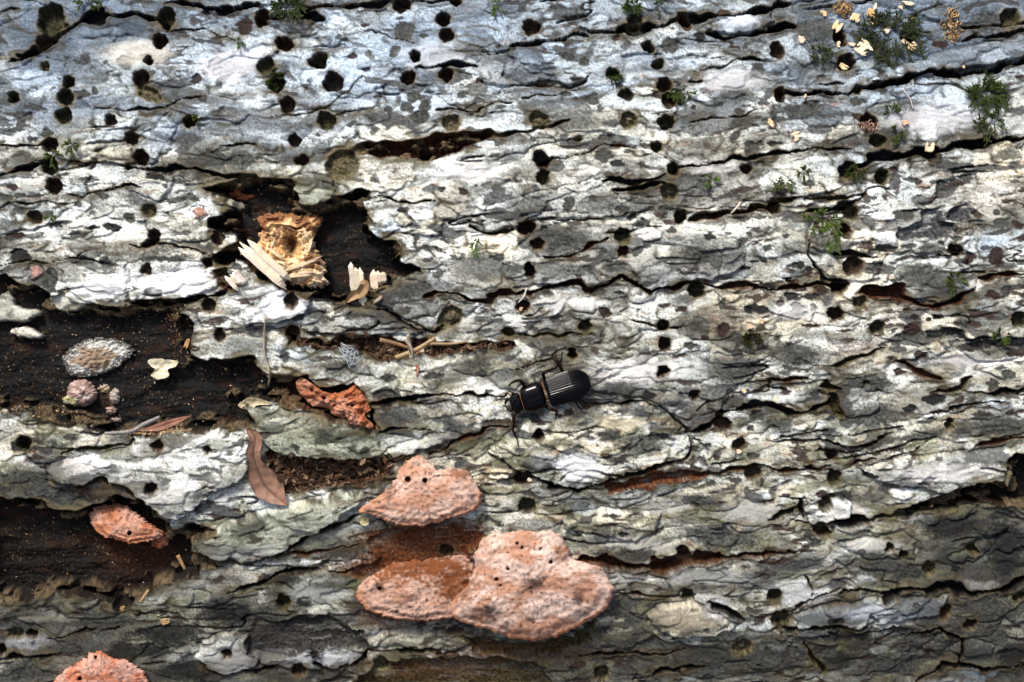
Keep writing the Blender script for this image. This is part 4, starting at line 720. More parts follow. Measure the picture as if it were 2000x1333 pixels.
def bracket(name, label, lobes, loc):
    root = empty(name, P3(loc[0], loc[1], hat(*loc))); setp(root, label, 'bracket fungus', 'orange bracket fungi on the log')
    for nm, kw in lobes:
        V, Q, cc = bracket_lobe(**kw); part(root, nm, V, Q, M_FUNG, cc)
    return root
F1 = [(815,890),(832,895),(845,910),(856,918),(880,915),(905,918),(925,935),(935,955),(942,970),(935,990),(915,1003),(880,1012),(850,1021),(820,1029),(790,1028),(760,1020),(735,1009),(715,1004),(700,998),(715,985),(745,965),(765,945),(775,930),(783,910),(800,895)]
bracket('bracket_fungus', 'single salmon orange bracket fungus with two dark pores, above the largest bracket', [('cap', dict(outline=F1, rise=6.5, pores=[(797,937,6.5),(830,939,5.5)], smudge=[(790,1012,9,6,.7),(760,965,12,22,.55),(925,975,16,26,.3)], seed=1, rusty=[(905,925,34,12,.7)]))], (815,905))
F2R = [(960,1041),(1000,1039),(1060,1038),(1085,1041),(1105,1060),(1113,1085),(1130,1095),(1165,1106),(1185,1125),(1198,1148),(1197,1166),(1185,1186),(1160,1206),(1120,1229),(1085,1243),(1045,1251),(1000,1246),(960,1233),(920,1222),(890,1209),(880,1190),(890,1165),(915,1140),(925,1100),(934,1068)]
F2L = [(695,1160),(704,1142),(722,1126),(770,1100),(830,1092),(905,1086),(925,1110),(915,1165),(898,1200),(870,1209),(830,1213),(790,1211),(750,1204),(720,1193),(705,1179)]
b2 = bracket('bracket_fungus', 'largest salmon orange bracket fungus, two fused lobes with a knobbly top', [
 ('cap', dict(outline=F2R, rise=7.5, dome=5.0, pores=[(1010,1062,3),(1020,1070,3),(1056,1072,2.8),(992,1112,3.2),(970,1132,4),(1076,1098,4),(978,1144,2.4)], smudge=[(1040,1138,34,16,.9),(1130,1172,12,14,.85),(940,1195,30,14,.7),(1052,1240,6,9,.95),(960,1195,22,20,.6),(1035,1210,10,6,.6),(1145,1198,7,6,.8),(990,1222,8,16,.7)], seed=2, pale=1.0, rusty=[(905,1150,26,40,.75),(1100,1082,20,26,.5)])),
 ('cap', dict(outline=F2L, rise=5.5, dome=2.5, pores=[(742,1150,4)], smudge=[(742,1148,16,12,.7),(775,1195,7,5,.8),(800,1165,30,10,.3)], seed=3, rusty=[(820,1105,140,36,.97),(890,1140,44,44,.95)], pale=.4))], (1020,1060))
F3 = [(176,1002),(190,988),(225,984),(250,990),(268,1003),(290,1020),(322,1042),(312,1051),(298,1056),(280,1060),(255,1062),(230,1055),(205,1048),(190,1040),(178,1022)]
b3 = bracket('bracket_fungus', 'small dull orange bracket fungus with one black pore over the brown rotten hollow', [('cap', dict(outline=F3, rise=6, pores=[(253,1042,5)], smudge=[(215,1006,6,5,.6),(250,1012,7,6,.5)], seed=4, pale=.35, base=(.46, .18, .09))),
 ('bud', dict(outline=[(297,1056),(308,1044),(325,1040),(334,1050),(330,1064),(316,1072),(300,1068)], rise=3, pores=[], smudge=[], seed=5, pale=.1, base=(.30, .10, .035), n=70, rings=16))], (240,995))
F4 = [(102,1338),(120,1315),(140,1300),(165,1286),(180,1274),(203,1275),(222,1285),(250,1291),(275,1308),(288,1326),(282,1362),(200,1385),(110,1365)]
bracket('bracket_fungus', 'rough speckled orange bracket fungus below the pale round bark scales', [('cap', dict(outline=F4, rise=6, dome=3.5, pores=[(187,1284,3.5),(156,1326,4.5)], smudge=[(230,1310,26,12,.4),(180,1320,30,10,.35)], seed=6, pale=.45, base=(.46, .17, .10)))], (190,1290))
F5 = [(578,748),(590,737),(603,748),(616,760),(640,766),(662,766),(680,760),(690,752),(706,762),(716,773),(724,787),(723,802),(712,812),(727,828),(726,842),(706,844),(690,839),(698,829),(691,816),(668,816),(648,809),(640,798),(610,793),(598,781),(585,768)]
def crust_lift(x, y, R):
    b_ = -2.2 + 4.2 * (1 - R ** 2.2) + 1.6 * fbm(x / 16, y / 13, 240, 3) + .3 * noise(x / 4, y / 4, 243)
    return b_ - 1.6 * (1 - sst(.5, 1.1, np.hypot(x - 688, y - 792) / 4)) - 1.8 * (1 - sst(.5, 1.1, np.hypot(x - 610, y - 763) / 5)) - 1.5 * (1 - sst(.5, 1.1, np.hypot(x - 633, y - 778) / 5)) + 1.0 * sst(790, 815, y)
V, Q, cc = patch(F5, crust_lift, fung_colour([(688,792,3),(610,763,4),(633,778,4),(680,791,3)], [], base=(.40, .13, .055), pale_c=(.60, .33, .23), pale=.55, seed=9, rusty=[(600,765,40,22,.5)]), 200, 34, 5.0, 9, 1.5, (662, 787), .9)
solo('crust_fungus', V, Q, M_FUNG, cc, 'lumpy rust orange crust fungus squeezed into the crevice beside the dead leaf', 'fungus')

# ------------------------------------------------------------------ the broken knot and its splinters
K = [(503,428),(540,416),(600,418),(628,424),(625,445),(614,470),(626,500),(636,520),(633,540),(642,556),(600,562),(560,552),(525,532),(503,505),(499,478),(512,450)]
def knot_lift(x, y, R):
    wx_ = x + 10 * noise(x / 26, y / 22, 258); wy_ = y + 9 * noise(x / 26, y / 22, 259)
    a = fbm(wx_ / 30, wy_ / 11, 250, 4, .6); b_ = fbm(wx_ / 9, wy_ / 40, 254, 3); cav = np.exp(-(((x - 568) / 15) ** 2 + ((y - 482) / 25) ** 2) ** 1.5)
    mid = np.exp(-((y - 482) / 24) ** 2); blend = a * (1 - .8 * mid) + b_ * .8 * mid
    l = -4.0 + 3.4 * (1 - R ** 3) + 2.8 * blend + 1.2 * sst(430, 520, y) - 6.0 * cav - 1.5 * mid
    return np.where(R > .97, l - 2, l)
def knot_col(x, y, R):
    wx_ = x + 10 * noise(x / 26, y / 22, 258); wy_ = y + 9 * noise(x / 26, y / 22, 259)
    a = fbm(wx_ / 30, wy_ / 9, 250, 4, .6); b_ = fbm(wx_ / 9, wy_ / 40, 254, 3); n2 = noise(x / 5, y / 4, 257); n1 = fbm(x / 34, y / 24, 260, 3)
    c = np.broadcast_to(np.asarray((.60, .36, .15), F), x.shape + (3,)).copy()
    c = mixc(c, (.78, .60, .34), sst(-.15, .25, b_ + a * .5)); c = mixc(c, (.19, .07, .028), .9 * sst(-.05, .2, a * .7 + n1 * .8 + .75 * (1 - sst(428, 468, y)) - .22 + .2 * n2))
    c = mixc(c, (.80, .66, .46), .8 * sst(500, 535, y) * sst(-.25, .15, b_)); c = mixc(c, (.36, .20, .15), .6 * sst(535, 556, y) * sst(-.1, .3, a))
    c = mixc(c, (.07, .03, .015), (np.exp(-(((x - 568) / 12) ** 2 + ((y - 480) / 22) ** 2) ** 2) * .9).astype(F))
    return np.clip(c * (1 + .35 * n2)[..., None], .01, .85)
V, Q, cc = patch(K, knot_lift, knot_col, 260, 60, 7.0, 12, 5.0, None, .9)
knot = part(log, 'broken_knot', V, Q, M_PALE, cc, 'broken yellow wood knot standing in the dark hollow')
def splinter(px, py, L, W, ang, tilt, thick, h, seed, jag=1.0, nf=7, bend=0.0):
    """a torn sliver of wood: fibres of unequal length side by side; L, W in pixels, thick in mm"""
    rs = np.random.default_rng(seed); L *= PX; W *= PX; th_ = thick * .001; m = frame(px, py, h * .001, ang, tilt); V = []; Q = []; cc = []
    ns = 9
    for i in range(nf):
        yc0 = -W / 2 + W * (i + .5) / nf + rs.normal(0, .12) * W / nf; hw0 = W / nf * rs.uniform(.7, 1.15); y0 = yc0 - hw0; y1 = yc0 + hw0; sk = rs.normal(0, .028); e1 = rs.uniform(.7, .93); e0_ = rs.uniform(.08, .3); a = -L / 2 + L * jag * rs.uniform(0, .30); b_ = L / 2 - L * jag * rs.uniform(0, .42); z = rs.uniform(-.2, .2) * th_
        col_ = np.array((.84, .76, .59)) * rs.uniform(.72, 1.05) * np.array([1, rs.uniform(.92, 1.02), rs.uniform(.85, 1.1)])
        for k in range(ns):
            f = k / (ns - 1); x = a + (b_ - a) * f; tp = max(.06, 1 - .95 * max(0, (f - e1) / (1 - e1)) - .85 * max(0, (e0_ - f) / e0_)); yc = (y0 + y1) / 2 + rs.uniform(-.08, .08) * W / nf + sk * x; hw_ = (y1 - y0) / 2 * tp; zz = z + bend * L * (f - .5) ** 2 * 4
            V += [(x, yc - hw_, zz), (x, yc + hw_, zz), (x, yc + hw_ * .8, zz + th_ * tp), (x, yc - hw_ * .8, zz + th_ * tp)]; cc += [col_ * rs.uniform(.9, 1.06)] * 4
        n0 = i * ns * 4
        for k in range(ns - 1):
            for j in range(4): Q.append((n0 + k * 4 + j, n0 + k * 4 + (j + 1) % 4, n0 + k * 4 + 4 + (j + 1) % 4, n0 + k * 4 + 4 + j))
        Q.append((n0 + 3, n0 + 2, n0 + 1, n0)); e = n0 + (ns - 1) * 4; Q.append((e, e + 1, e + 2, e + 3))
    return xf(m, V), np.array(Q), np.clip(np.array(cc), 0, .88)
V, Q, cc = splinter(521, 520, 150, 30, -42, 6, 2.4, 1.8, 3, .5, 4); part(knot, 'splinter', V, Q, M_PALE, cc, smooth=False)
for a in ((580,520,100,7,14,-4,1.2,-.6,4),(602,514,70,6,22,0,1.2,-.4,5),(590,538,84,9,6,4,1.2,-.4,6),(598,458,34,6,-62,10,1.0,-1.6,8),(606,478,44,6,76,8,1.0,-1.6,10),(545,500,60,5,-36,6,1.0,.3,12)):
    V, Q, cc = splinter(*a[:8], a[8], 1.0, 4); part(knot, 'splinter', V, Q, M_PALE, cc * np.array([.95, .84, .7]), smooth=False)
def chip(name, label, px, py, L, W, ang, tilt, seed, lift=1.0, thick=.9, nf=5, tone=(1, 1, 1), cat='wood chip', group=None, jag=1.0, bend=0.0):
    h = hmax(px, py, 6) * 1000 + lift; V, Q, cc = splinter(px, py, L, W, ang, tilt, thick, h, seed, jag, nf, bend)
    return solo(name, V, Q, M_PALE, np.clip(cc * np.array(tone), 0, .85), label, cat, group, smooth=False)
chip('bark_sliver', 'pale sliver of wood lying in the notch left of the broken knot', 462, 548, 44, 26, -50, 5, 20, .3, 1.6, 5, (.95, .95, .98))
chip('wood_chip', 'upright pale chip with two prongs at the lower edge of the knot hollow', 697, 553, 88, 24, 96, -10, 21, 3.5, 1.0, 3, jag=.9)
chip('wood_chip', 'upright pale chip with a split foot at the lower edge of the knot hollow', 738, 542, 66, 27, 97, -10, 22, 3.0, 1.0, 3, (.98, .93, .86))
chip('wood_chip', 'short cream chip lying at the foot of the upright chips', 707, 584, 24, 24, 20, 0, 23, .6, 1.2, 4)
chip('wood_chip', 'thin dark sliver leaning on the bark beside the upright chips', 742, 583, 40, 5, 38, 4, 24, .8, .8, 2, (.6, .55, .5))
def strip(mid, wl, wr, lift, colour, n=48, m=13, thick=.25, curl=0.0, sag=0.0):
    """a leaf: mid line in pixels, half widths, lift(t) mm; edges curl"""
    p = smooth_line(mid, n); t = np.linspace(0, 1, n); tn = np.gradient(p, axis=0); tn /= np.linalg.norm(tn, axis=1, keepdims=True); nr = np.stack([-tn[:, 1], tn[:, 0]], 1)
    L_ = np.interp(t, np.linspace(0, 1, len(wl)), wl); R_ = np.interp(t, np.linspace(0, 1, len(wr)), wr); u = np.linspace(-1, 1, m)
    w_ = np.where(u[None] < 0, L_[:, None], R_[:, None]) * u[None]; x = p[:, None, 0] + nr[:, None, 0] * w_; y = p[:, None, 1] + nr[:, None, 1] * w_
    h = lift(t)[:, None] + curl * u[None] ** 2 - .35 * np.exp(-(u[None] / .12) ** 2) + .3 * noise(x / 14, y / 14, 270)
    T = on_log(x, y, h * .001).reshape(-1, 3); B = on_log(x, y, (h - thick) * .001).reshape(-1, 3)
    j, i = np.meshgrid(np.arange(n - 1), np.arange(m - 1), indexing='ij'); q = np.stack([j * m + i, j * m + i + 1, (j + 1) * m + i + 1, (j + 1) * m + i], -1).reshape(-1, 4)
    o_ = n * m; ed = list(range(0, m)) + [k * m + m - 1 for k in range(1, n)] + [(n - 1) * m + k for k in range(m - 2, -1, -1)] + [k * m for k in range(n - 2, 0, -1)]
    sd_ = [(ed[k], ed[(k + 1) % len(ed)], o_ + ed[(k + 1) % len(ed)], o_ + ed[k]) for k in range(len(ed))]
    cc = colour(x, y, np.broadcast_to(t[:, None], x.shape), np.broadcast_to(u[None], x.shape)).reshape(-1, 3)
    return np.vstack([T, B]), np.vstack([q, q[:, ::-1] + o_, sd_]), np.vstack([cc, cc * .8])
def leafcol(base, rib, seed):
    def f(x, y, t, u):
        c = np.broadcast_to(np.asarray(base, F), x.shape + (3,)).copy(); n1 = fbm(x / 22, y / 22, seed, 4)
        c = mixc(c, np.asarray(base) * .5, .6 * sst(.1, .45, n1)); c = mixc(c, np.asarray(base) * 1.5, .4 * sst(.1, .4, -n1)); c = mixc(c, rib, (.85 * np.exp(-(u / .09) ** 2)).astype(F))
        c = mixc(c, (.09, .05, .035), (.5 * sst(.8, 1, np.abs(u)) * sst(-.1, .2, n1)).astype(F)); return np.clip(c, .01, .8)
    return f
V, Q, cc = strip([(484,838),(499,858),(495,885),(502,915),(515,945),(536,968),(561,988)], [4,13,13,12,27,34,24,0], [4,14,13,12,24,26,17,0], lambda t: 3.2 - 1.2 * t + 1.2 * np.sin(t * 7), leafcol((.27, .15, .10), (.09, .045, .03), 271), curl=.9)
lf = solo('dead_leaf', V, Q, M_LEAF, cc, 'broad curled brown dead leaf wedged between bark ridges', 'leaf')
V, Q, cc = strip([(262,841),(300,837),(336,826),(374,812)], [.5,3,8,9,6,.3], [.5,3,7,7,4,.3], lambda t: 0.2 + 1.6 * t, leafcol((.32, .15, .09), (.16, .07, .05), 275), 40, 9)
solo('dead_leaf', V, Q, M_LEAF, cc, 'narrow reddish brown leaf blade on the edge of the black hollow', 'leaf')
V, Q, cc = strip([(707,548),(712,556),(703,572),(690,578),(676,590)], [4,9,12,9,8,3], [5,9,9,9,9,3], lambda t: 1.2 + 1.0 * np.sin(t * 6), leafcol((.30, .19, .09), (.2, .12, .06), 277), 30, 9, curl=1.2)
solo('dead_leaf', V, Q, M_LEAF, cc, 'curled tan leaf scrap between the upright pale chips', 'leaf')
V, Q, cc = strip([(812,712),(816,722),(813,735)], [1,3,2,.4], [1,3,2,.4], lambda t: hmax(813,720) * 1000 + .8 + 0 * t, leafcol((.40, .17, .11), (.3, .12, .08), 279), 14, 5)
solo('dead_leaf', V, Q, M_LEAF, cc, 'tiny orange brown leaf scrap on pale bark below the litter crevice', 'leaf')

# ------------------------------------------------------------------ beetle
bx0, by0 = 1066, 768
hb = 1.2 + float(np.percentile(hs(np.linspace(1010, 1140, 40), np.linspace(785, 745, 40)), 75))
BM = frame(bx0, by0, hb * .001, 180 + 17.5)
beetle = empty('beetle', xf(BM, [[0, 0, -.0012]])[0]); setp(beetle, 'shiny black beetle with grooved wing cases walking on pale bark', 'beetle')
def dome(xs, half, up, down, nphi=64, groove=0, gamp=0.0, phi0=0.0, phi1=2 * math.pi, sq=2.4):
    """body shell: along x (mm), half width / height above / below per station"""
    V = []; ph = np.linspace(phi0, phi1, nphi)
    for x, w_, u_, d_ in zip(xs, half, up, down):
        c, s_ = np.cos(ph), np.sin(ph); k = (np.abs(c) ** sq + np.abs(s_) ** sq) ** (-1 / sq)
        g = 1 + (gamp / max(w_, .5)) * np.cos(groove * ph) * (s_ > 0.03) if groove else 1
        y = w_ * c * k * g; z = np.where(s_ > 0, u_, d_) * s_ * k * g; V.append(np.stack([np.full(nphi, x), y, z], 1))
    V = np.vstack(V); k = len(xs); q = np.array([(i * nphi + j, i * nphi + j + 1, (i + 1) * nphi + j + 1, (i + 1) * nphi + j) for i in range(k - 1) for j in range(nphi - 1)])
    return V, q
def put(root, name, V, q, mat, lab=None): return part(root, name, xf(BM, V * .001), q, mat, None, lab)
s_ = np.linspace(0, 1, 40); xs = -.4 - 17.2 * s_; e = np.sqrt(np.clip(1 - np.clip((s_ - .55) / .45, 0, 1) ** 2.4, 0, 1)); e0 = sst(-.03, .06, s_) 
half = 5.75 * (0.93 + .07 * np.sin(s_ * 3)) * e * (0.82 + .18 * e0) + .02; up = 3.9 * e * (0.75 + .25 * e0) + .02; dn = np.full(40, 1.6) * e + .02
for nm, a, b_ in (('wing_case', 0.0, math.pi / 2 - .012), ('wing_case', math.pi / 2 + .012, math.pi)):
    V, q = dome(xs, half, up, dn, 84, 40, .15, a, b_, 2.2); put(beetle, nm, V + np.array([0, 0, 2.4]), q[:, ::-1], M_BLACK)
V, q = dome(xs, half * .97, up * .55, dn, 40, 0, 0, 0, 2 * math.pi); put(beetle, 'abdomen', V + np.array([0, 0, 2.2]), q[:, ::-1], M_BLACK)
s_ = np.linspace(0, 1, 26); xs = .45 + 9.3 * s_; e = (1 - np.abs(2 * s_ - 1) ** 5.5) ** .5 * .98 + .02
V, q = dome(xs, 5.75 * e * (1 - .10 * s_), 4.1 * e * (1 - .12 * s_), 2.2 * e, 96)
V = V.copy(); gv = np.exp(-(V[:, 1] / .16) ** 2) * (V[:, 2] > 1) * sst(1.5, 3, V[:, 0]) * (1 - sst(7, 8.5, V[:, 0])); V[:, 2] -= .3 * gv
put(beetle, 'pronotum', V + np.array([0, 0, 2.5]), q[:, ::-1], M_BLACK)
s_ = np.linspace(0, 1, 20); xs = 9.3 + 5.0 * s_; e = (1 - np.abs(2 * s_ - 1) ** 3) ** .5 * .97 + .03
V, q = dome(xs, 4.1 * e * (1 - .25 * s_), 2.5 * e * (1 - .3 * s_), 1.7 * e, 48)
V = V.copy(); V[:, 2] += .35 * noise(V[:, 0] * .9, V[:, 1] * .9, 300) * (V[:, 2] > 0); head = put(beetle, 'head', V + np.array([0, 0, 2.2]), q[:, ::-1], M_BLACK)
def mmtube(pts, rad, n=10): 
    p = smooth_line(pts, 5 * len(pts)); r = np.interp(np.linspace(0, 1, len(p)), np.linspace(0, 1, len(rad)), rad); return tube(p, r, n)
V, q = mmtube([(10.2, 0, 4.1), (10.9, 0, 4.9), (11.7, 0, 4.7)], [.5, .45, .1]); part(head, 'horn', xf(BM, V * .001), q, M_BLACK)
for sg in (-1, 1):
    V, q = mmtube([(13.2, sg * 1.9, 2.2), (14.6, sg * 2.1, 2.0), (15.6, sg * 1.3, 1.9), (16.0, sg * .4, 1.9)], [.75, .7, .45, .12]); put(beetle, 'mandible', V, q, M_BLACK)
    V, q = mmtube([(11.6, sg * 3.5, 2.5), (12.1, sg * 3.8, 2.55), (12.5, sg * 3.6, 2.5)], [.3, .55, .25]); part(head, 'eye', xf(BM, V * .001), q, M_LEGS)
    V, q = mmtube([(12.3, sg * 2.6, 2.4), (13.4, sg * 4.0, 2.2), (14.2, sg * 4.6, 1.6), (14.6, sg * 3.9, 1.0), (14.3, sg * 3.4, .9)], [.28, .25, .3, .5, .2]); put(beetle, 'antenna', V, q, M_LEGS)
    for k in range(3): pass
V, q = mmtube([(.1, y, 2.4 + 3.55 * math.sqrt(max(0, 1 - (abs(y) / 5.1) ** 2.4))) for y in np.linspace(-5.05, 5.05, 9)], [.13] * 9); put(beetle, 'amber_fringe', V, q, M_HAIR)
V, q = mmtube([(9.6, y, 2.3 + 2.45 * math.sqrt(max(0, 1 - (abs(y) / 4.0) ** 2.4))) for y in np.linspace(-3.95, 3.95, 9)], [.09] * 9); put(beetle, 'amber_fringe', V, q, M_HAIR)
LEGS = [[(1026,757,4),(1016,744,6.5),(1004,746,5),(994,753,2.5),(990,760,1)],[(1064,742,3.5),(1061,730,6),(1072,724,6),(1086,718,4.5),(1096,702,2.5),(1098,688,1)],[(1100,728,3),(1088,706,5),(1078,698,3.5),(1086,686,2),(1106,678,1)],
 [(1012,803,3),(1004,812,4.5),(1004,830,3.5),(1002,842,2),(1010,858,1),(1012,873,.6)],[(1064,792,3),(1076,800,4.5),(1087,803,4),(1086,814,1.5),(1085,818,.5)],[(1098,784,3),(1112,783,4.5),(1122,784,4),(1130,794,1.5),(1138,800,.6)]]
for L_ in LEGS:
    pts = [(a, b_, c + hb - 1.2 if i < len(L_) - 2 else max(hat(a, b_) * 1000 + .35, hb - 3)) for i, (a, b_, c) in enumerate(L_)]
    V, q = px_tube(pts, [.6, .8, .55, .42, .22, .16], 9, 26); lg = part(beetle, 'leg', V, q, M_LEGS)
    V, q = px_tube(pts[-3:], [.36, .24, .13], 7, 12); part(lg, 'foot', V, q, M_BLACK)
# ------------------------------------------------------------------ spider
hsp = float(np.percentile(hs(np.array([605, 610, 615, 620, 625]), np.full(5, 1275)), 60))
SM = frame(614, 1274, hsp * .001, 78)
sp_ = empty('spider', xf(SM, [[0, 0, 0]])[0]); setp(sp_, 'small dark spider with bent legs on a pale bark scale', 'spider')
for nm, c, w_ in (('abdomen', (-1.15, 0, .9), (1.15, .85, .8)), ('head', (.55, 0, .8), (.8, .65, .55))):
    s_ = np.linspace(0, 1, 14); e = np.sqrt(np.clip(1 - (2 * s_ - 1) ** 2, 0, 1)) + .02; V, q = dome(-w_[0] + 2 * w_[0] * s_, w_[1] * e, w_[2] * e, w_[2] * e, 24, sq=2.0)
    part(sp_, nm, xf(SM, (V + np.array(c)) * .001), q[:, ::-1], M_SPID)
for sg in (-1, 1):
    for k, a in enumerate((62, 100, 135, 165)):
        a = math.radians(a - 40) * sg; d_ = np.array([math.cos(a), math.sin(a)]); r_ = 3.1 + .5 * (k in (0, 3)); base = np.array([.7 - .35 * k, sg * .45]); bend = np.array([-d_[1], d_[0]]) * sg * (.5 if k < 2 else -.5)
        V, q = mmtube([(*base, .8), (*(base + d_ * r_ * .4 + bend * .5), 1.9), (*(base + d_ * r_ * .75 + bend * .7), 1.1), (*(base + d_ * r_), .1)], [.24, .24, .17, .07], 7); part(sp_, 'leg', xf(SM, V * .001), q, M_SPID)
# ------------------------------------------------------------------ lichen, lumps, flakes, silk, twigs
def ros_lift(x, y, R):
    b_ = -5.6 + .8 * H0f(x, y) + .9 * (1 - R ** 3) + .8 * fbm(x / 9, y / 8, 310, 3) + 1.5 * np.exp(-(((x - 185) / 32) ** 2 + ((y - 698) / 20) ** 2)); return b_
def H0f(x, y): 
    i = np.clip(np.searchsorted(ax, x), 0, NX - 1); j = np.clip(np.searchsorted(ay, y), 0, NY - 1); return H0[j, i]
def ros_col(x, y, R):
    n1 = noise(x / 3.2, y / 3, 312); n2 = fbm(x / 16, y / 14, 313, 3); c = np.broadcast_to(np.asarray((.56, .56, .51), F), x.shape + (3,)).copy(); c *= (1 + .3 * n1)[..., None]
    q = np.hypot((x - 182) / 44, (y - 700) / 25); c = mixc(c, (.27, .18, .11), (.9 * (1 - sst(.7, 1.15, q + .5 * n2))).astype(F)); c = mixc(c, (.03, .025, .02), .9 * sst(.25, .5, n1 + 1.1 * sst(.65, 1, R) - .25).astype(F)); return np.clip(c, .01, .8)
V, Q, cc = patch([(122,705),(128,690),(150,672),(172,662),(205,660),(235,664),(262,682),(262,688),(245,705),(222,722),(190,733),(160,738),(135,730)], ros_lift, ros_col, 180, 34, 2.5, 14, 2.6)
solo('lichen_rosette', V, Q, M_FUNG, cc, 'white rimmed lichen patch with brown centre on the black hollow floor', 'lichen')
def lump(name, label, cat, cx_, cy_, rx, ry, hh, c0, seed, floor=None, bumps=1.0):
    fl = hat(cx_, cy_) * 1000 if floor is None else floor; an = np.linspace(0, 2 * np.pi, 14, endpoint=False); o = [(cx_ + rx * math.cos(a), cy_ + ry * math.sin(a)) for a in an]
    def lf_(x, y, R): return fl - .8 + hh * np.sqrt(np.clip(1 - R ** 2.6, 0, 1)) + bumps * (.9 * fbm(x / 16, y / 13, seed, 3) + .3 * noise(x / 5, y / 5, seed + 4))
    def cf(x, y, R):
        n1 = fbm(x / 14, y / 10, seed + 7, 4); c = np.broadcast_to(np.asarray(c0, F), x.shape + (3,)).copy(); c = mixc(c, np.asarray(c0) * .45, .7 * sst(.05, .4, n1)); c = mixc(c, (.62, .58, .55), .5 * sst(.1, .4, -n1)); return np.clip(c * (1 + .3 * noise(x / 3, y / 3, seed + 9))[..., None], .01, .8)
    V, Q, cc = patch(o, lf_, cf, 90, 22, hh * .9 + 1.5, seed, 2.5); return solo(name, V, Q, M_FUNG, cc, label, cat)
lump('wood_gall', 'round pinkish wrinkled gall sitting in the litter below the white rimmed lichen', 'gall', 160, 768, 31, 27, 5.5, (.36, .24, .20), 320)
lump('wood_gall', 'little pink gall beside a pale scrap in the black hollow', 'gall', 218, 802, 11, 9, 3, (.38, .25, .20), 323)
lump('bark_scrap', 'yellow green lichen scrap on the side of the round gall', 'lichen', 142, 782, 20, 10, 2.0, (.40, .38, .20), 326, hat(150, 778) * 1000 + 3.0)
lump('bark_scrap', 'three cornered grey scrap right of the round gall', 'bark scrap', 224, 775, 12, 16, 2.0, (.30, .25, .20), 329)
lump('bark_scrap', 'small tan scrap touching the round gall', 'bark scrap', 204, 760, 13, 8, 2.0, (.32, .24, .14), 331)
lump('bark_scrap', 'pale oval scrap half buried below the small pink gall', 'bark scrap', 228, 820, 11, 5, 1.5, (.42, .33, .28), 336)
def flake_px(name, label, cat, outline, h, thick, c0, seed, cup=.8, group=None):
    def lf_(x, y, R): return h + cup * R ** 2 + .25 * noise(x / 8, y / 8, seed)
    def cf(x, y, R): return np.clip(np.asarray(c0, F) * (1 + .45 * fbm(x / 20, y / 6, seed + 3, 3) + .25 * noise(x / 3, y / 3, seed + 5))[..., None], .01, .85)
    V, Q, cc = patch(outline, lf_, cf, 60, 12, thick, seed, 1.6); return solo(name, V, Q, M_PALE, cc, label, cat, group)
flake_px('wood_flake', 'pale yellow notched flake lying on the black hollow floor', 'wood chip', [(290,704),(310,700),(330,704),(348,706),(344,716),(328,722),(330,734),(312,742),(295,734),(302,722),(292,714)], -3.6, 1.6, (.66, .60, .42), 340)
flake_px('wood_flake', 'square yellowish flake under the left tip of the upper bracket', 'wood chip', [(702,1012),(718,1010),(719,1024),(705,1027)], 1.5, 1.4, (.50, .44, .24), 343)
flake_px('wood_flake', 'loose tan sheet of wood curling off the right end of the hollow', 'wood chip', [(466,790),(490,776),(515,782),(530,790),(500,792),(498,802),(478,800)], .8, 1.2, (.50, .42, .26), 352)
def silk():
    rs = np.random.default_rng(5); P_ = []; ctr = (687, 688); hh = hmax(687, 690, 15) * 1000 + .6
    anch = [(662,682),(668,672),(694,676),(698,684),(704,700),(690,712),(684,716),(676,705),(672,695),(680,678)]
    for i, a in enumerate(anch):
        for k in range(3):
            b_ = anch[(i + 2 + k) % len(anch)]; j = lambda v: v + rs.normal(0, 2); pts = [(j(a[0]), j(a[1]), hh + rs.uniform(-.4, .8)), ((a[0] + b_[0]) / 2 + rs.normal(0, 3), (a[1] + b_[1]) / 2 + rs.normal(0, 3), hh + rs.uniform(.2, 1.4)), (j(b_[0]), j(b_[1]), hh + rs.uniform(-.4, .6))]
            V, q = px_tube(pts, [.10, .14, .10], 4, 7, False); P_.append((V, q, (.6, .68, .74)))
    return mm_mesh_join(P_)
V, Q, cc = silk(); solo('spider_silk', V, Q, M_WEB, None, 'tuft of pale bluish silk on the bark below the litter crevice', 'spider silk')
def twig(label, pts, rad, c0=(.30, .22, .13), name='twig', cat='twig', mat=None):
    lo = [(a, b_, max(c, 0) + (hmax(a, b_, 5) * 1000 if c < 50 else c - 100)) for a, b_, c in pts]; V, q = px_tube(lo, rad, 7); return solo(name, V, q, mat or M_TWIG, np.broadcast_to(np.asarray(c0, F), (len(V), 3)) * (1 + .3 * noise(np.arange(len(V)) / 9., np.zeros(len(V)), 7))[:, None], label, cat)
twig('thin grey stem hanging down beside the pale bark knob', [(519,622,1),(516,650,1.5),(516,685,1),(520,705,1.2),(527,730,1.2),(524,757,.5)], [.35, .4, .4, .45, .5, .35], (.34, .28, .20))
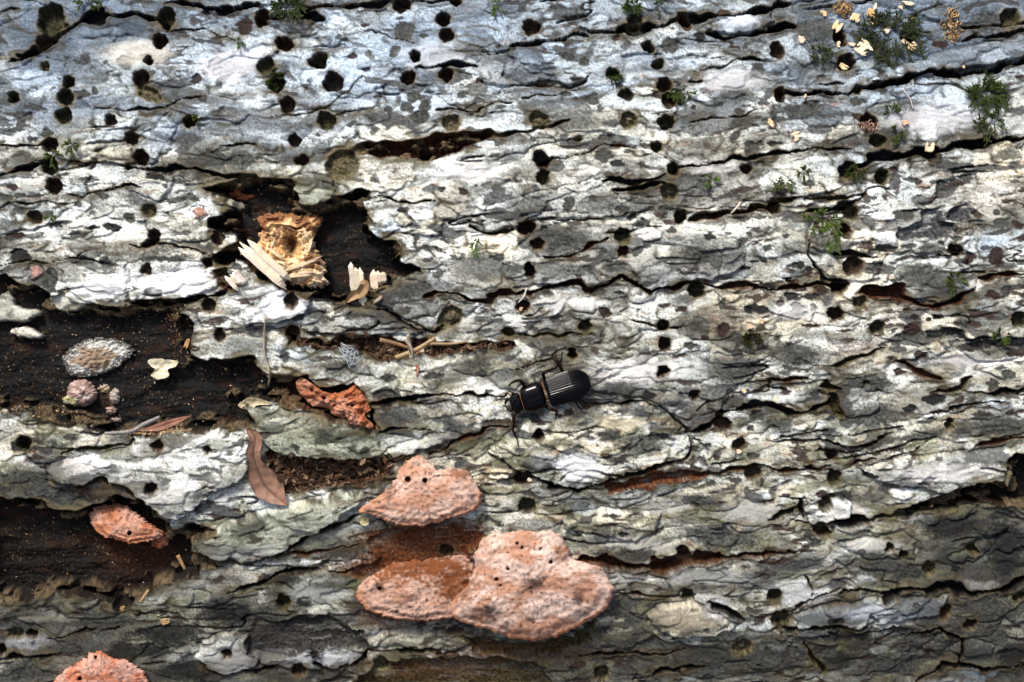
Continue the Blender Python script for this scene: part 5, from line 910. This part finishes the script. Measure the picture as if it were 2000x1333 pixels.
for lab_, pts, rd, c in (('long tan stick slanting across the litter crevice', [(774,699,99.5),(812,684,100.5),(850,661,101.5)], [.9, .8, .6], (.38, .27, .14)),
 ('upright forked pale stem in the litter crevice', [(797,654,101),(800,676,100.5),(803,702,101)], [.6, .7, .4], (.34, .28, .21)), ('short pale stem crossing the upright forked stem', [(790,662,101.5),(803,680,101.5),(806,700,101)], [.5, .5, .3], (.4, .33, .25)),
 ('thin brown stick at the right end of the litter crevice', [(840,672,99.5),(880,672,100),(912,668,100)], [.5, .5, .3], (.33, .22, .12)), ('flat dark stick at the left end of the litter crevice', [(742,664,99),(775,672,99),(798,680,99)], [.8, .7, .5], (.22, .13, .07)),
 ('grey twig running along the foot of the black hollow beside the narrow leaf', [(205,847,97),(255,843,97.5),(280,830,98),(312,815,98)], [.5, .7, .8, .6], (.26, .24, .22)),
 ('short tan stick on the brown rotten floor under the small bracket', [(347,1085,95),(361,1112,95.5)], [.7, .5], (.30, .19, .08)), ('pale bent stick on the brown rotten floor', [(290,1153,95),(277,1172,96),(272,1177,96)], [.5, .5, .3], (.34, .22, .12)),
 ('white fibre lying across the rim of the bark bore hole under the long ridge', [(1029,562,.8),(1023,580,1),(1012,592,.4)], [.25, .3, .2], (.66, .63, .56)), ('white straw bridging the long dark crevice', [(1446,396,.6),(1440,405,2.5),(1428,417,.5)], [.4, .45, .3], (.66, .60, .5)),
 ('pale thread lying on the olive bark left of the knot hollow', [(266,356,.8),(285,351,1),(312,355,.6)], [.3, .35, .25], (.6, .58, .5)), ('thin straw below the mossy bore holes near the sawdust filled hole', [(1766,178,.6),(1778,195,1),(1783,213,.6)], [.3, .3, .3], (.5, .48, .45))):
    twig(lab_, pts, rd, c)
# litter packed in the crevices: nobody could count it
def litter(name, label, poly, n, seed, size, cols, lift=0.4):
    rs = np.random.default_rng(seed); x0, x1, y0, y1 = bounds(poly); P_ = []; k = 0
    while k < n:
        x, y = rs.uniform(x0, x1), rs.uniform(y0, y1)
        if not inside(poly, np.array(x), np.array(y)): continue
        k += 1; L_ = rs.uniform(*size) * PX; W_ = L_ * rs.uniform(.08, .6); m = frame(x, y, hat(x, y) + rs.uniform(.1, 1) * lift * .001, rs.uniform(0, 360), rs.uniform(-30, 30)) @ Matrix.Rotation(rs.uniform(-.5, .5), 4, 'X'); t = L_ * .12
        v = np.array([(-L_ / 2, -W_ * .2, 0), (0, -W_ / 2, 0), (L_ / 2, -W_ * .1, 0), (L_ * .4, W_ * .35, 0), (-L_ * .1, W_ / 2, 0), (-L_ * .45, W_ * .2, 0)]); v = np.vstack([v, v * .85 + np.array([0, 0, t])])
        q = [(0, 1, 7, 6), (1, 2, 8, 7), (2, 3, 9, 8), (3, 4, 10, 9), (4, 5, 11, 10), (5, 0, 6, 11), (6, 7, 8, 9), (6, 9, 10, 11), (3, 2, 1, 0), (5, 4, 3, 0)]
        P_.append((xf(m, v), np.array(q), np.array(cols[rs.integers(len(cols))]) * rs.uniform(.6, 1.2)))
    V, Q, cc = mm_mesh_join(P_); o = solo(name, V, Q, M_PALE, cc, label, 'litter', smooth=False); o['kind'] = 'stuff'; return o
BR = [(.06, .028, .013), (.09, .045, .022), (.13, .075, .04), (.035, .018, .01), (.22, .15, .09), (.07, .035, .018)]
litter('bark_litter', 'brown bark litter packed in the crevice above the small ridge left of the brackets', HOLLOW[5][0], 900, 1, (4, 20), BR, 2.5)
litter('bark_litter', 'brown bark litter packed in the long crevice below the knot hollow', HOLLOW[6][0], 600, 2, (4, 20), BR, 2)
litter('sawdust', 'pale sawdust crumbs scattered over the floor of the big black hollow', HOLLOW[3][0], 700, 3, (1.2, 4.5), [(.45, .30, .15), (.55, .42, .25), (.25, .14, .07), (.6, .5, .36), (.16, .07, .03)], .5)
litter('sawdust', 'pale sawdust crumbs scattered in the knot hollow', HOLLOW[1][0], 110, 4, (1.4, 4), [(.5, .36, .2), (.6, .5, .36), (.16, .07, .03)], .5)
litter('sawdust', 'crumbs scattered over the brown rotten hollow below the small bracket', HOLLOW[4][0], 300, 5, (1.4, 5), [(.35, .2, .09), (.2, .09, .035), (.12, .05, .02), (.5, .38, .24)], .6)
litter('sawdust', 'sawdust heap along the lower lip of the black hollow by the round gall', [(0,790),(60,785),(110,790),(150,800),(180,822),(120,830),(60,812),(0,806)], 260, 6, (2, 8), [(.35, .23, .12), (.2, .11, .05), (.1, .05, .025), (.45, .36, .22)], 1.0)
litter('sawdust', 'sawdust strip along the foot of the black hollow by the narrow leaf', [(215,846),(270,838),(330,832),(385,826),(385,840),(300,850)], 260, 7, (3, 10), [(.5, .34, .18), (.35, .2, .1), (.2, .1, .05), (.6, .48, .3)], 1.2)
litter('sawdust', 'rusty crumbs at the right rim of the black hollow', [(325,600),(372,625),(372,660),(385,690),(340,690),(320,640)], 130, 8, (2, 7), [(.2, .09, .04), (.14, .06, .025), (.3, .2, .12), (.06, .03, .015)], .6)
litter('sawdust', 'fine crumbs dusted over the rusty bark between the two large brackets', [(720,1050),(920,1025),(910,1130),(720,1130)], 160, 9, (1.6, 5), [(.22, .09, .04), (.14, .05, .02), (.3, .17, .1)], .4)
# ------------------------------------------------------------------ wood chips and shavings
G_ = 'fresh wood chips by the moss'
for i, (lab_, x, y, L_, W_, a, tl, tn, nf) in enumerate([
 ('bright cream chip with frayed ends on the lower edge of the big moss tuft', 1688, 95, 36, 28, -38, 4, (1.02, 1, .95), 6), ('thin straw sliver left of the bright cream chip', 1666, 88, 26, 5, -8, 3, (1, .95, .85), 2),
 ('star shaped tan chip beside the dark mossy hole', 1635, 53, 30, 14, 60, 5, (.98, .86, .66), 4), ('flat tan chip on the upper edge of the big moss tuft', 1671, 36, 24, 16, 60, 6, (.95, .8, .58), 4),
 ('twisted tan chip on the top of the big moss tuft', 1706, 42, 28, 13, 20, 8, (.92, .72, .45), 4), ('amber chip perched over the dark gap of the moss tuft', 1700, 27, 24, 16, -20, 8, (.85, .62, .35), 4),
 ('upright straw sliver behind the amber chip', 1710, 14, 26, 5, 70, 5, (1, .92, .78), 2), ('pale translucent chip in the middle of the moss tuft', 1732, 58, 26, 12, 55, 6, (1, .95, .92), 3),
 ('tiny straw sliver crossing the pale chip in the moss', 1746, 50, 14, 4, 40, 4, (1, .96, .88), 2), ('small curled brown chip right of the bright cream chip', 1715, 92, 18, 10, 40, 6, (.85, .62, .42), 3),
 ('forked pinkish chip by the hole at the right end of the moss tuft', 1782, 92, 36, 12, 35, 6, (.9, .72, .55), 4), ('pointed sliver leaning on the forked pinkish chip', 1768, 84, 26, 5, -35, 6, (.95, .8, .62), 2),
 ('small tan chip wedged in the dark mossy hole', 1637, 88, 13, 10, 10, 3, (.95, .82, .6), 3), ('tan chip stuck on grey bark left of the mossy holes', 1565, 78, 20, 11, -60, 3, (.95, .82, .66), 3),
 ('long tan chip up the bark from the star shaped chip', 1612, 28, 24, 9, -8, 4, (.9, .74, .52), 3), ('frayed pale chip in the hole below the moss tuft', 1648, 132, 22, 10, -30, 4, (.98, .86, .66), 4),
 ('pale grey chip on dark bark between moss tuft and shavings', 1775, 8, 30, 8, -4, 3, (.92, .9, .86), 3), ('pale chip lying under the pale grey chip', 1760, 15, 16, 8, 40, 3, (.92, .88, .8), 3), ('small orange chip between moss tuft and shavings heap', 1781, 36, 13, 8, 50, 3, (.9, .64, .34), 3),
 ('pale star chip on bark above the long thin crack', 1555, 267, 22, 15, 20, 4, (1, .86, .76), 5), ('cream chip on the lip of the long dark crevice', 1815, 290, 28, 14, 80, 5, (1, .88, .76), 4),
 ('slender tan chip in the thin dark crevice', 1573, 188, 14, 5, 50, 3, (.9, .74, .56), 2), ('small orange chip at the left end of the sawdust bark slope', 1506, 242, 22, 9, -45, 3, (.95, .74, .54), 3),
 ('pinkish chip under the sprig beside the sawdust filled hole', 1768, 242, 22, 10, -60, 5, (.85, .6, .48), 3), ('tiny tan chip on the bluish ridge below the shavings heap', 1882, 131, 8, 4, 50, 2, (.95, .8, .6), 2),
 ('tan chip caught in the litter crevice', 824, 684, 24, 10, 18, 4, (.8, .7, .6), 3), ('tiny cream chip on grey plate below the beetle bark plate edge', 1454, 764, 13, 7, 5, 2, (1, .9, .75), 3),
 ('tiny cream chip in the hole below the grey plate', 1443, 882, 13, 6, 5, 2, (1, .92, .8), 3), ('white chip at the rim of the hole beside the large plate', 1035, 938, 16, 6, -40, 3, (1, 1, .98), 2),
 ('small orange chip in the bore hole beneath the ridge', 1018, 604, 10, 6, 20, 2, (.9, .7, .5), 2), ('pale chip on bark right of the striped scabs', 1465, 638, 14, 8, 10, 3, (.98, .84, .7), 3), ('slender pale chip leaning by the striped scabs', 1488, 628, 22, 6, 55, 3, (.95, .8, .66), 2),
 ('rust brown chip on the dark floor beside the pale flake', 1500 - 1135, 672, 26, 7, 75, 3, (.62, .42, .24), 3), ('thin tan chip on the brown rotten floor by the bark tip', 240, 1188, 16, 6, 65, 3, (.5, .34, .2), 2), ('orange edged chip in the dark cleft below the rotten hollow', 323, 1213, 20, 9, 20, 3, (.7, .5, .3), 3)]):
    chip('wood_chip', lab_, x, y, L_, W_, a, tl, 400 + i, .5, .6 if nf > 2 else .45, nf, tn, 'wood chip', G_ if 1500 < x and y < 150 else None, 1.0, .06)
def shavings(label, x, y, rx, ry, n, seed, tone, floor=None):
    rs = np.random.default_rng(seed); fl = (hat(x, y) * 1000 if floor is None else floor); root = empty('wood_shavings', P3(x, y, fl * .001)); setp(root, label, 'wood shavings')
    for k in range(n):
        a = rs.uniform(0, 2 * math.pi); r_ = math.sqrt(rs.uniform(0, 1)); cx_, cy_ = x + rx * r_ * math.cos(a), y + ry * r_ * math.sin(a); hh = fl + .4 + 3.2 * (1 - r_ * r_) * rs.uniform(.3, 1); c = rs.uniform(2.5, 6.5); ph = rs.uniform(0, 6.28); d_ = rs.uniform(0, 6.28); st = rs.uniform(-1, 1) * 4
        pts = [(cx_ + c * math.cos(ph + s * 4) + st * s * math.cos(d_), cy_ + c * math.sin(ph + s * 4) * .8 + st * s * math.sin(d_), hh + c * .12 * math.sin(s * 5)) for s in np.linspace(0, rs.uniform(.5, 1.3), 7)]
        p = smooth_line(pts, 14); W_ = np.array([on_log(*q_[:2], q_[2] * .001) for q_ in p]); n_ = normal_at(W_); wd = rs.uniform(.35, .85) * .001; e = np.sin(np.linspace(.12, 3.0, 14))[:, None]
        V = np.stack([W_ - n_ * wd * e, W_ + n_ * wd * e, W_ + n_ * wd * e + np.array([.00016, -.0001, 0]), W_ - n_ * wd * e + np.array([.00016, -.0001, 0])], 1).reshape(-1, 3)
        q = np.array([(i * 4 + j, i * 4 + (j + 1) % 4, (i + 1) * 4 + (j + 1) % 4, (i + 1) * 4 + j) for i in range(13) for j in range(4)])
        part(root, 'shaving', V, q, M_PALE, np.broadcast_to(np.clip(np.array(tone) * rs.uniform(.6, 1.3), 0, .85).astype(F), (len(V), 3)))
shavings('tall heap of curled golden shavings on dark bluish bark', 1862, 48, 19, 36, 70, 1, (.62, .42, .20))
shavings('heap of curled amber shavings at the corner of the big moss tuft', 1647, 16, 19, 15, 40, 2, (.60, .39, .18))
shavings('pinkish sawdust curls spilling from a bore hole', 1695, 247, 15, 9, 26, 3, (.66, .45, .33), -1.2)
# ------------------------------------------------------------------ moss
def moss(label, x, y, rx, ry, nst_, ln, seed, tone=(.10, .16, .022), down=.3, dark=.4, floor=None, leaf=.62):
    """creeping moss: branching stems set with small pointed leaves"""
    rs = np.random.default_rng(seed); LV = []; LQ = []; LC = []; SP = []; n = 0
    nst = int(nst_ * 1.7); tone = tuple(.5 * t_ for t_ in tone)
    for k in range(nst):
        a = rs.uniform(0, 2 * math.pi); r_ = math.sqrt(rs.uniform(0, 1)) * .8; bx_, by_ = x + rx * r_ * math.cos(a), y + ry * r_ * math.sin(a); l = ln * rs.uniform(.55, 1.2)
        ang = a + rs.normal(0, .6); dx, dy = math.cos(ang), math.sin(ang) + down; h0 = (hmax(bx_, by_, 5) * 1000 if floor is None else floor) + .1; bend = rs.normal(0, .35)
        pts = [(bx_ + dx * l * s - dy * l * bend * s * s, by_ + dy * l * s + dx * l * bend * s * s, h0 + .6 + 1.3 * math.sin(s * 2.2) * rs.uniform(.5, 1.2)) for s in (0, .35, .7, 1)]
        br = [pts]
        for b_ in range(rs.integers(1, 4)):
            i = rs.integers(1, 3); q = pts[i]; aa = ang + rs.choice([-1, 1]) * rs.uniform(.5, 1.0); l2 = l * rs.uniform(.3, .5); br.append([q, (q[0] + math.cos(aa) * l2 * .5, q[1] + math.sin(aa) * l2 * .5, q[2] + .5), (q[0] + math.cos(aa) * l2, q[1] + math.sin(aa) * l2, q[2] + rs.uniform(-.3, .8))])
        sh_ = rs.uniform(1 - dark, 1.25)
        for bp in br:
            V, q = px_tube(bp, [.14, .12, .08], 4, 8, False); SP.append((V, q, (.05, .045, .015)))
            p = smooth_line(bp, max(10, int(len(bp) * 6))); W_ = np.array([on_log(*q_[:2], q_[2] * .001) for q_ in p]); T_ = np.gradient(W_, axis=0); T_ /= np.linalg.norm(T_, axis=1, keepdims=True); N_ = normal_at(W_); B_ = np.cross(T_, N_)
            for i in range(1, len(W_)):
                for sg in (-1, 1, 0):
                    tip = i / len(W_); L_ = leaf * .001 * rs.uniform(.7, 1.2) * (1 - .4 * tip); d_ = T_[i] * .75 + B_[i] * sg * .75 + N_[i] * (rs.uniform(-.1, .5) if sg else .8); d_ /= np.linalg.norm(d_); s_ = np.cross(d_, N_[i]); s_ /= np.linalg.norm(s_) + 1e-9
                    b0 = W_[i]; LV += [b0, b0 + d_ * L_ * .45 + s_ * L_ * .26, b0 + d_ * L_, b0 + d_ * L_ * .45 - s_ * L_ * .26]; LQ.append((n, n + 1, n + 2, n + 3)); n += 4
                    c = np.array(tone) * sh_ * rs.uniform(.7, 1.2) * (1 + .5 * (tip > .75)); LC += [c] * 4
    LV = np.array(LV); base = LV.mean(0); o = solo('moss_tuft', LV, np.array(LQ), M_MOSS, np.array(LC), label, 'moss', 'moss growing on the log', base, False)
    V, Q, cc = mm_mesh_join(SP); c = link('stems', np_mesh('stems', V, Q, M_MOSS, cc), o); return o
for i, a in enumerate([
 ('big dark moss tuft scattered with wood chips', 1740, 68, 62, 42, 60, 34, (.050, .075, .018), .25, .6),('thick green moss tuft under the bluish bark ridge', 1930, 182, 26, 20, 44, 26, (.075, .125, .015), .3, .5),
 ('thin moss strands dangling below the thick green tuft', 1937, 238, 26, 14, 12, 22, (.07, .10, .015), .5, .5),('dark moss bank filling the crevice between two bore holes', 562, 14, 30, 10, 30, 20, (.06, .10, .015), .1, .5),
 ('moss lining the two bore holes below the crevice moss', 536, 152, 14, 16, 22, 12, (.09, .13, .015), .4, .4),('moss plug in the bore hole beneath the twin holes', 1198, 148, 11, 8, 14, 9, (.08, .13, .012), .1, .5),
 ('spreading bright green moss sprig beside the scalloped hole', 1612, 428, 34, 9, 13, 22, (.16, .26, .04), .3, .2),('hanging light green moss sprig below the scalloped hole', 1625, 468, 9, 12, 6, 18, (.16, .26, .05), .8, .2),
 ('single light green moss sprig on smooth grey bark', 929, 474, 4, 10, 4, 15, (.17, .30, .06), .9, .1),('little bright moss sprig on the cream bark slope', 1392, 354, 12, 4, 5, 12, (.17, .30, .04), .1, .1),
 ('dark wiry moss strand right of the paired holes', 1335, 180, 16, 6, 9, 16, (.10, .16, .02), .4, .4),('loose moss sprig beside the sawdust filled hole', 1742, 218, 12, 8, 7, 14, (.11, .17, .03), .3, .3),
 ('sparse moss fan below the sawdust filled hole', 1748, 262, 12, 6, 6, 14, (.11, .17, .03), .3, .3),('feathery pale moss sprig above the dark long gap', 1532, 354, 18, 7, 9, 14, (.15, .2, .06), .4, .3),('tiny moss sprig above the feathery pale sprig', 1570, 336, 8, 5, 5, 11, (.12, .18, .03), .2, .3),
 ('moss sprig clinging between two stacked bore holes', 104, 304, 8, 8, 6, 13, (.10, .17, .02), .6, .3),('moss sprig on the crack right of the stacked bore holes', 140, 284, 6, 8, 6, 13, (.10, .17, .02), .3, .3),('tiny moss sprig under the round brown scab', 467, 80, 4, 5, 3, 9, (.14, .24, .03), .5, .2),
 ('thin moss trailing along the top edge beside the large pit', 170, 4, 28, 4, 8, 14, (.10, .16, .02), .3, .3),('moss clump at the mouth of the pit on the upper bark ridge', 1236, 12, 14, 8, 16, 12, (.08, .14, .015), .3, .4),('small moss sprig right of the upper ridge clump', 1287, 12, 3, 10, 3, 12, (.11, .18, .03), .8, .2),
 ('light moss tips hanging at the top edge over pale bark', 968, 8, 5, 8, 4, 12, (.15, .26, .03), .9, .1),('moss beard around the dark hole in the grey slope', 1603, 104, 16, 10, 9, 14, (.08, .12, .02), .3, .4),('moss twig on the grey plate with a white spot', 1868, 546, 14, 12, 8, 14, (.12, .18, .03), .4, .3),
 ('olive moss pad on the ridge below the striped scabs', 1470, 662, 22, 7, 22, 9, (.09, .08, .015), .2, .4),('moss inside the notched hole above the scalloped gap', 1723, 342, 8, 8, 10, 8, (.08, .11, .012), .2, .4),('moss around the large hole at the end of the dark crevice', 1672, 336, 16, 8, 12, 11, (.10, .14, .02), .3, .4),
 ('tiny moss sprig at the pale bore hole rim', 386, 234, 6, 4, 4, 8, (.13, .18, .02), .2, .2),('small moss sprig right of the shallow round hole', 100, 423, 6, 3, 3, 9, (.14, .24, .03), .1, .2),('moss at the dark right edge of the flat brown strip', 1958, 655, 12, 8, 8, 12, (.10, .17, .02), .4, .3)]):
    moss(a[0], *a[1:7], 500 + i, *a[7:])
print('done', time.time() - T0)
